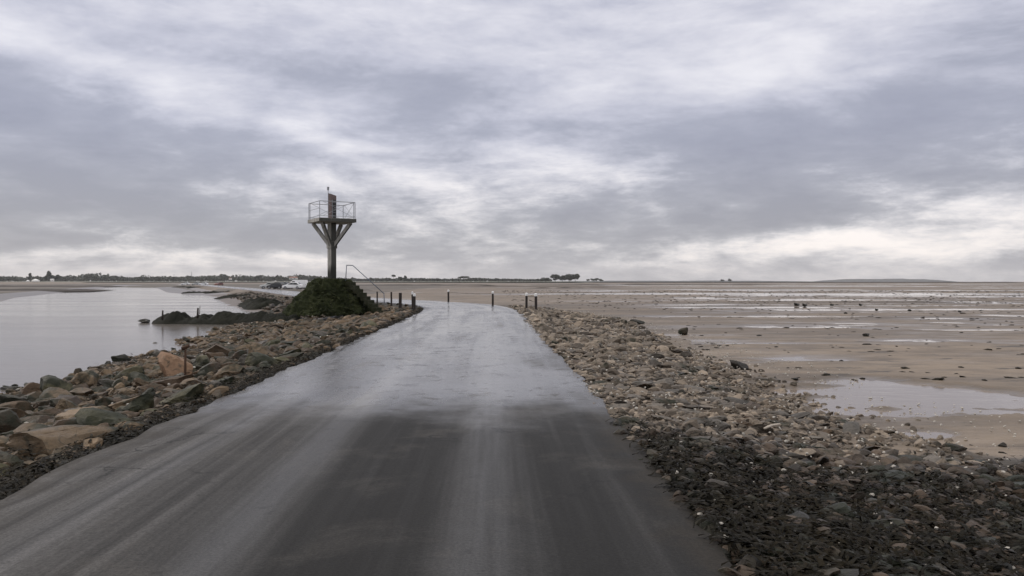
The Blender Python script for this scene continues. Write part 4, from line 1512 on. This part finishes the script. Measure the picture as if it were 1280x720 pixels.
tent(44.5, 352.0, 7, 3.2, 1250, 'white peaked tent on the far left shore')
tent(35, 351.8, 3, 1.8, 1250, 'very small white tent left of the peaked tent')
def house(px, py, wpx, hpx, Y, label, roof='roof', gable=.35):
    p = atY(px, py, Y); k = Y / F; w = wpx * k; h = hpx * k
    root = empty('house', p)
    bm = bmesh.new(); add_box(bm, (0, 0, h * (1 - gable) / 2), (w, w * .8, h * (1 - gable)), 0, .05); obj('wall', bm, M['house'], root)
    bm = bmesh.new(); zz = h * (1 - gable) + .01
    prof = [(-w * .54, zz), (w * .54, zz), (0, h)] if False else None
    a = [bm.verts.new((sx * w * .53, sy * w * .45, zz)) for sx, sy in ((-1, -1), (1, -1), (1, 1), (-1, 1))]
    t = [bm.verts.new((-w * .53, 0, h)), bm.verts.new((w * .53, 0, h))]
    for f in ([a[0], a[1], t[1], t[0]], [a[2], a[3], t[0], t[1]], [a[1], a[2], t[1]], [a[3], a[0], t[0]], a[::-1]): bm.faces.new(f)
    bmesh.ops.recalc_face_normals(bm, faces=bm.faces)
    obj('roof', bm, M[roof], root)
    for sx in (-.25, .25):
        bm = bmesh.new(); add_box(bm, (sx * w, -w * .4 - .02, h * .3), (w * .14, .12, h * .25), 0); obj('window', bm, M['glass'], root)
    tag(root, label, 'house')


house(65.3, 352.0, 3.6, 3.4, 1250, 'small white house on the far left shore right of the tents', 'farwhite', .2)
house(288, 349.6, 3, 2.6, 1900, 'tiny pale house among the far trees left of the tower')
house(367, 349.2, 9, 3.5, 1850, 'red-roofed farmhouse among the far trees just left of the tower', 'roof', .5)


def mast(px, py0, py1, Y, r, label, turbine=False):
    p = atY(px, py0, Y); H = (py0 - py1) * Y / F
    root = empty('mast', p)
    bm = bmesh.new(); add_bar(bm, (0, 0, 0), (0, 0, H), r, n=8, w2=r * .5); obj('pole', bm, M['galv'], root)
    bm = bmesh.new(); add_bar(bm, (-r * 3, 0, H * .85), (r * 3, 0, H * .85), r * .5, n=6); add_bar(bm, (-r * 2, 0, H * .7), (r * 2, 0, H * .7), r * .5, n=6); obj('crossarm', bm, M['galv'], root)
    tag(root, label, 'mast')


mast(62.5, 350, 338, 1710, .55, 'thin mast rising from the trees on the far left shore')
mast(217.5, 350, 342.5, 2200, .55, 'short faint mast above the far woods, left of two')
mast(239.5, 350, 339.5, 2200, .7, 'taller faint mast above the far woods, right of two')

# ------------------------------------------------------------------ LIGHT AND SKY
SUN_AZ = R(-62); SUN_EL = R(38)          # azimuth measured from +Y towards +X
sd_ = bpy.data.lights.new('sun', 'SUN'); sd_.energy = 1.0; sd_.angle = R(16); sd_.color = (1, .90, .80)
so = bpy.data.objects.new('sun', sd_); COL.objects.link(so)
dv = Vector((math.sin(SUN_AZ) * math.cos(SUN_EL), math.cos(SUN_AZ) * math.cos(SUN_EL), math.sin(SUN_EL)))
so.rotation_euler = (-dv).to_track_quat('-Z', 'Y').to_euler()
so.location = dv * 50

w = bpy.data.worlds.new('World'); sc.world = w; w.use_nodes = True
nt = w.node_tree; nt.nodes.clear(); T = NT(nt)
out = T.n('ShaderNodeOutputWorld')
sky = T.n('ShaderNodeTexSky', sky_type='NISHITA'); sky.sun_disc = False
sky.sun_elevation = SUN_EL; sky.sun_rotation = SUN_AZ
D = T.n('ShaderNodeTexCoord').outputs['Generated']
s = T.n('ShaderNodeSeparateXYZ'); nt.links.new(D, s.inputs[0])
dx, dy, dz_ = s.outputs
az = T.math('ARCTAN2', dx, dy)
el = T.math('ARCSINE', dz_)
elp = T.math('MAXIMUM', el, 0.0)
# cloud deck seen in perspective
k = T.math('DIVIDE', 1.0, T.math('ADD', T.math('MAXIMUM', dz_, 0), .16))
cv = T.n('ShaderNodeCombineXYZ'); nt.links.new(T.math('MULTIPLY', dx, k), cv.inputs[0]); nt.links.new(T.math('MULTIPLY', dy, k), cv.inputs[1]); cv.inputs[2].default_value = 3.7
n_big = T.noise(T.mapping(cv.outputs[0], (.55, .8, 1), (0, 0, R(-18))), 1.0, 9, .52, .5)
n_fine = T.noise(T.mapping(cv.outputs[0], (1.3, 2.0, 1), (0, 0, R(-22))), 1.6, 14, .68, .4)
cv2 = T.n('ShaderNodeCombineXYZ'); nt.links.new(az, cv2.inputs[0]); nt.links.new(T.math('MULTIPLY', el, 2.2), cv2.inputs[1])
n_puf = T.noise(T.mapping(cv2.outputs[0], (1, 1.5, 1), (0, 0, R(-14))), 6.5, 14, .66, .25)
wc = T.noise(cv2.outputs[0], 4.5, 8, .55, color=True)
ws = T.n('ShaderNodeSeparateColor'); nt.links.new(wc, ws.inputs[0])
azw = T.math('ADD', az, T.math('MULTIPLY', T.math('SUBTRACT', ws.outputs[0], .5), .30))
elw = T.math('ADD', el, T.math('MULTIPLY', T.math('SUBTRACT', ws.outputs[1], .5), .085))


def sky_dir(px, py):
    d = ray(px, py); return math.atan2(d.x, d.y), math.asin(d.z)


BLOBS = [  # centre, radii, turn, strength: the cloud masses and the gaps between them
    (80, 170, 260, 58, 14, -.34), (300, 205, 170, 40, 18, -.18), (180, 268, 260, 34, 4, -.38), (30, 218, 90, 26, 8, -.2),
    (740, 190, 280, 80, 6, -.18), (1000, 195, 240, 70, 2, -.20), (560, 110, 200, 70, 18, -.14), (1230, 130, 170, 90, 0, -.16),
    (895, 272, 130, 32, 2, -.24), (640, 288, 190, 22, 3, -.22), (1160, 328, 170, 16, 0, -.18), (90, 302, 130, 9, 2, -.2), (1000, 255, 200, 30, 0, -.14),
    (170, 118, 240, 24, 24, .20), (110, 212, 120, 20, 8, .28), (320, 222, 150, 26, 16, .30), (455, 250, 120, 26, 10, .20), (690, 165, 110, 55, -10, .12), (660, 215, 150, 30, 10, .22),
    (1190, 225, 150, 40, -18, .18), (1000, 310, 90, 16, -4, .36), (760, 215, 150, 22, 8, .16), (420, 190, 160, 20, 20, .16), (868, 268, 45, 20, 0, .26), (480, 40, 240, 55, 20, .06), (690, 300, 400, 14, 2, .08), (60, 40, 200, 60, 10, .04),
    (1150, 285, 170, 26, -6, .10), (930, 60, 150, 40, 0, .08), (250, 318, 330, 9, 0, .14),
]
cv3 = T.n('ShaderNodeCombineXYZ'); nt.links.new(az, cv3.inputs[0]); nt.links.new(T.math('MULTIPLY', el, 3.4), cv3.inputs[1]); cv3.inputs[2].default_value = 5.1
n_low = T.noise(T.mapping(cv3.outputs[0], (1, 1, 1), (0, 0, R(-10))), 8.5, 13, .66, .2)
n_mid = T.noise(T.mapping(cv3.outputs[0], (1, .8, 1), (0, 0, R(-24)), (3, 1, 0)), 3.6, 13, .64, .4)
acc = None
for (cx, cy, rx, ry, rt, am) in BLOBS:
    a0, e0 = sky_dir(cx, cy)
    c_, s_ = math.cos(R(rt)), math.sin(R(rt))
    X = T.math('SUBTRACT', azw, a0); Yv = T.math('SUBTRACT', e0, elw)
    U = T.math('ADD', T.math('MULTIPLY', X, c_ / (rx / F)), T.math('MULTIPLY', Yv, s_ / (rx / F)))
    W = T.math('ADD', T.math('MULTIPLY', X, -s_ / (ry / F)), T.math('MULTIPLY', Yv, c_ / (ry / F)))
    r2 = T.math('ADD', T.math('MULTIPLY', U, U), T.math('MULTIPLY', W, W))
    g = T.math('MULTIPLY', T.math('EXPONENT', T.math('MULTIPLY', r2, -.9)), am * 1.15)
    acc = g if acc is None else T.math('ADD', acc, g)
val = T.math('ADD', .60, acc)
val = T.math('ADD', val, T.math('MULTIPLY', T.math('SUBTRACT', n_big, .5), .6))
val = T.math('ADD', val, T.math('MULTIPLY', T.math('SUBTRACT', n_fine, .5), .32))
val = T.math('ADD', val, T.math('MULTIPLY', T.math('SUBTRACT', n_puf, .5), T.mapr(el, .04, .24, .9, .40, True)))
val = T.math('ADD', val, T.math('MULTIPLY', T.math('SUBTRACT', n_mid, .5), .7))
val = T.math('ADD', val, T.math('MULTIPLY', T.math('SUBTRACT', n_low, .5), T.mapr(el, .05, .22, 1.6, .40, True)), clamp=True)
val = T.math('ADD', T.math('MULTIPLY', val, .65), T.math('MULTIPLY', T.mapr(val, .25, .85, 0, 1, True), .35))
hi = T.ramp(val, [(.05, (.315, .33, .42)), (.30, (.395, .41, .50)), (.52, (.53, .54, .635)), (.76, (.69, .69, .765)), (1.0, (.88, .87, .91))])
lo = T.ramp(val, [(.05, (.33, .33, .37)), (.30, (.41, .41, .445)), (.52, (.56, .55, .575)), (.76, (.78, .75, .755)), (1.0, (1.05, .98, .94))])
cl = T.mix(T.mapr(el, .02, .20, 0, 1, True), lo, hi)
# near the horizon the deck melts into an even grey veil
cl = T.mix(T.mapr(el, 0.0, .028, .55, 0, True), cl, (.50, .485, .50))
# an overcast sky is brighter overhead than low down
cl = T.mix(T.mapr(el, .36, .7, 0, .85, True), cl, (.585, .565, .54))
zen = T.mapr(el, .36, 1.1, 1.0, 2.1, True)
bc = T.n('ShaderNodeBackground'); nt.links.new(cl, bc.inputs[0]); nt.links.new(zen, bc.inputs[1])
bs = T.n('ShaderNodeBackground'); nt.links.new(sky.outputs[0], bs.inputs[0]); bs.inputs[1].default_value = .08
mx_ = T.n('ShaderNodeMixShader'); mx_.inputs[0].default_value = .94
nt.links.new(bs.outputs[0], mx_.inputs[1]); nt.links.new(bc.outputs[0], mx_.inputs[2])
nt.links.new(mx_.outputs[0], out.inputs[0])
w.cycles.sampling_method = 'MANUAL'; w.cycles.sample_map_resolution = 512

# the damp air over the flats
bm = bmesh.new()
add_box(bm, (0, 3000, 60), (9000, 9000, 190))
m = bpy.data.materials.new('damp_air'); m.use_nodes = True; nt = m.node_tree
nt.nodes.remove(nt.nodes['Principled BSDF'])
pv = nt.nodes.new('ShaderNodeVolumePrincipled'); pv.inputs['Density'].default_value = .00006; pv.inputs['Color'].default_value = (.92, .93, .96, 1)
nt.links.new(pv.outputs[0], nt.nodes['Material Output'].inputs['Volume'])
hz = obj('haze', bm, m); tag(hz, kind='stuff')
sc.cycles.volume_bounces = 1

vs_ = sc.view_settings
sc.display_settings.display_device = 'sRGB'
vs_.view_transform = 'Standard'; vs_.look = 'None'; vs_.exposure = .12; vs_.gamma = 1; vs_.use_curve_mapping = False
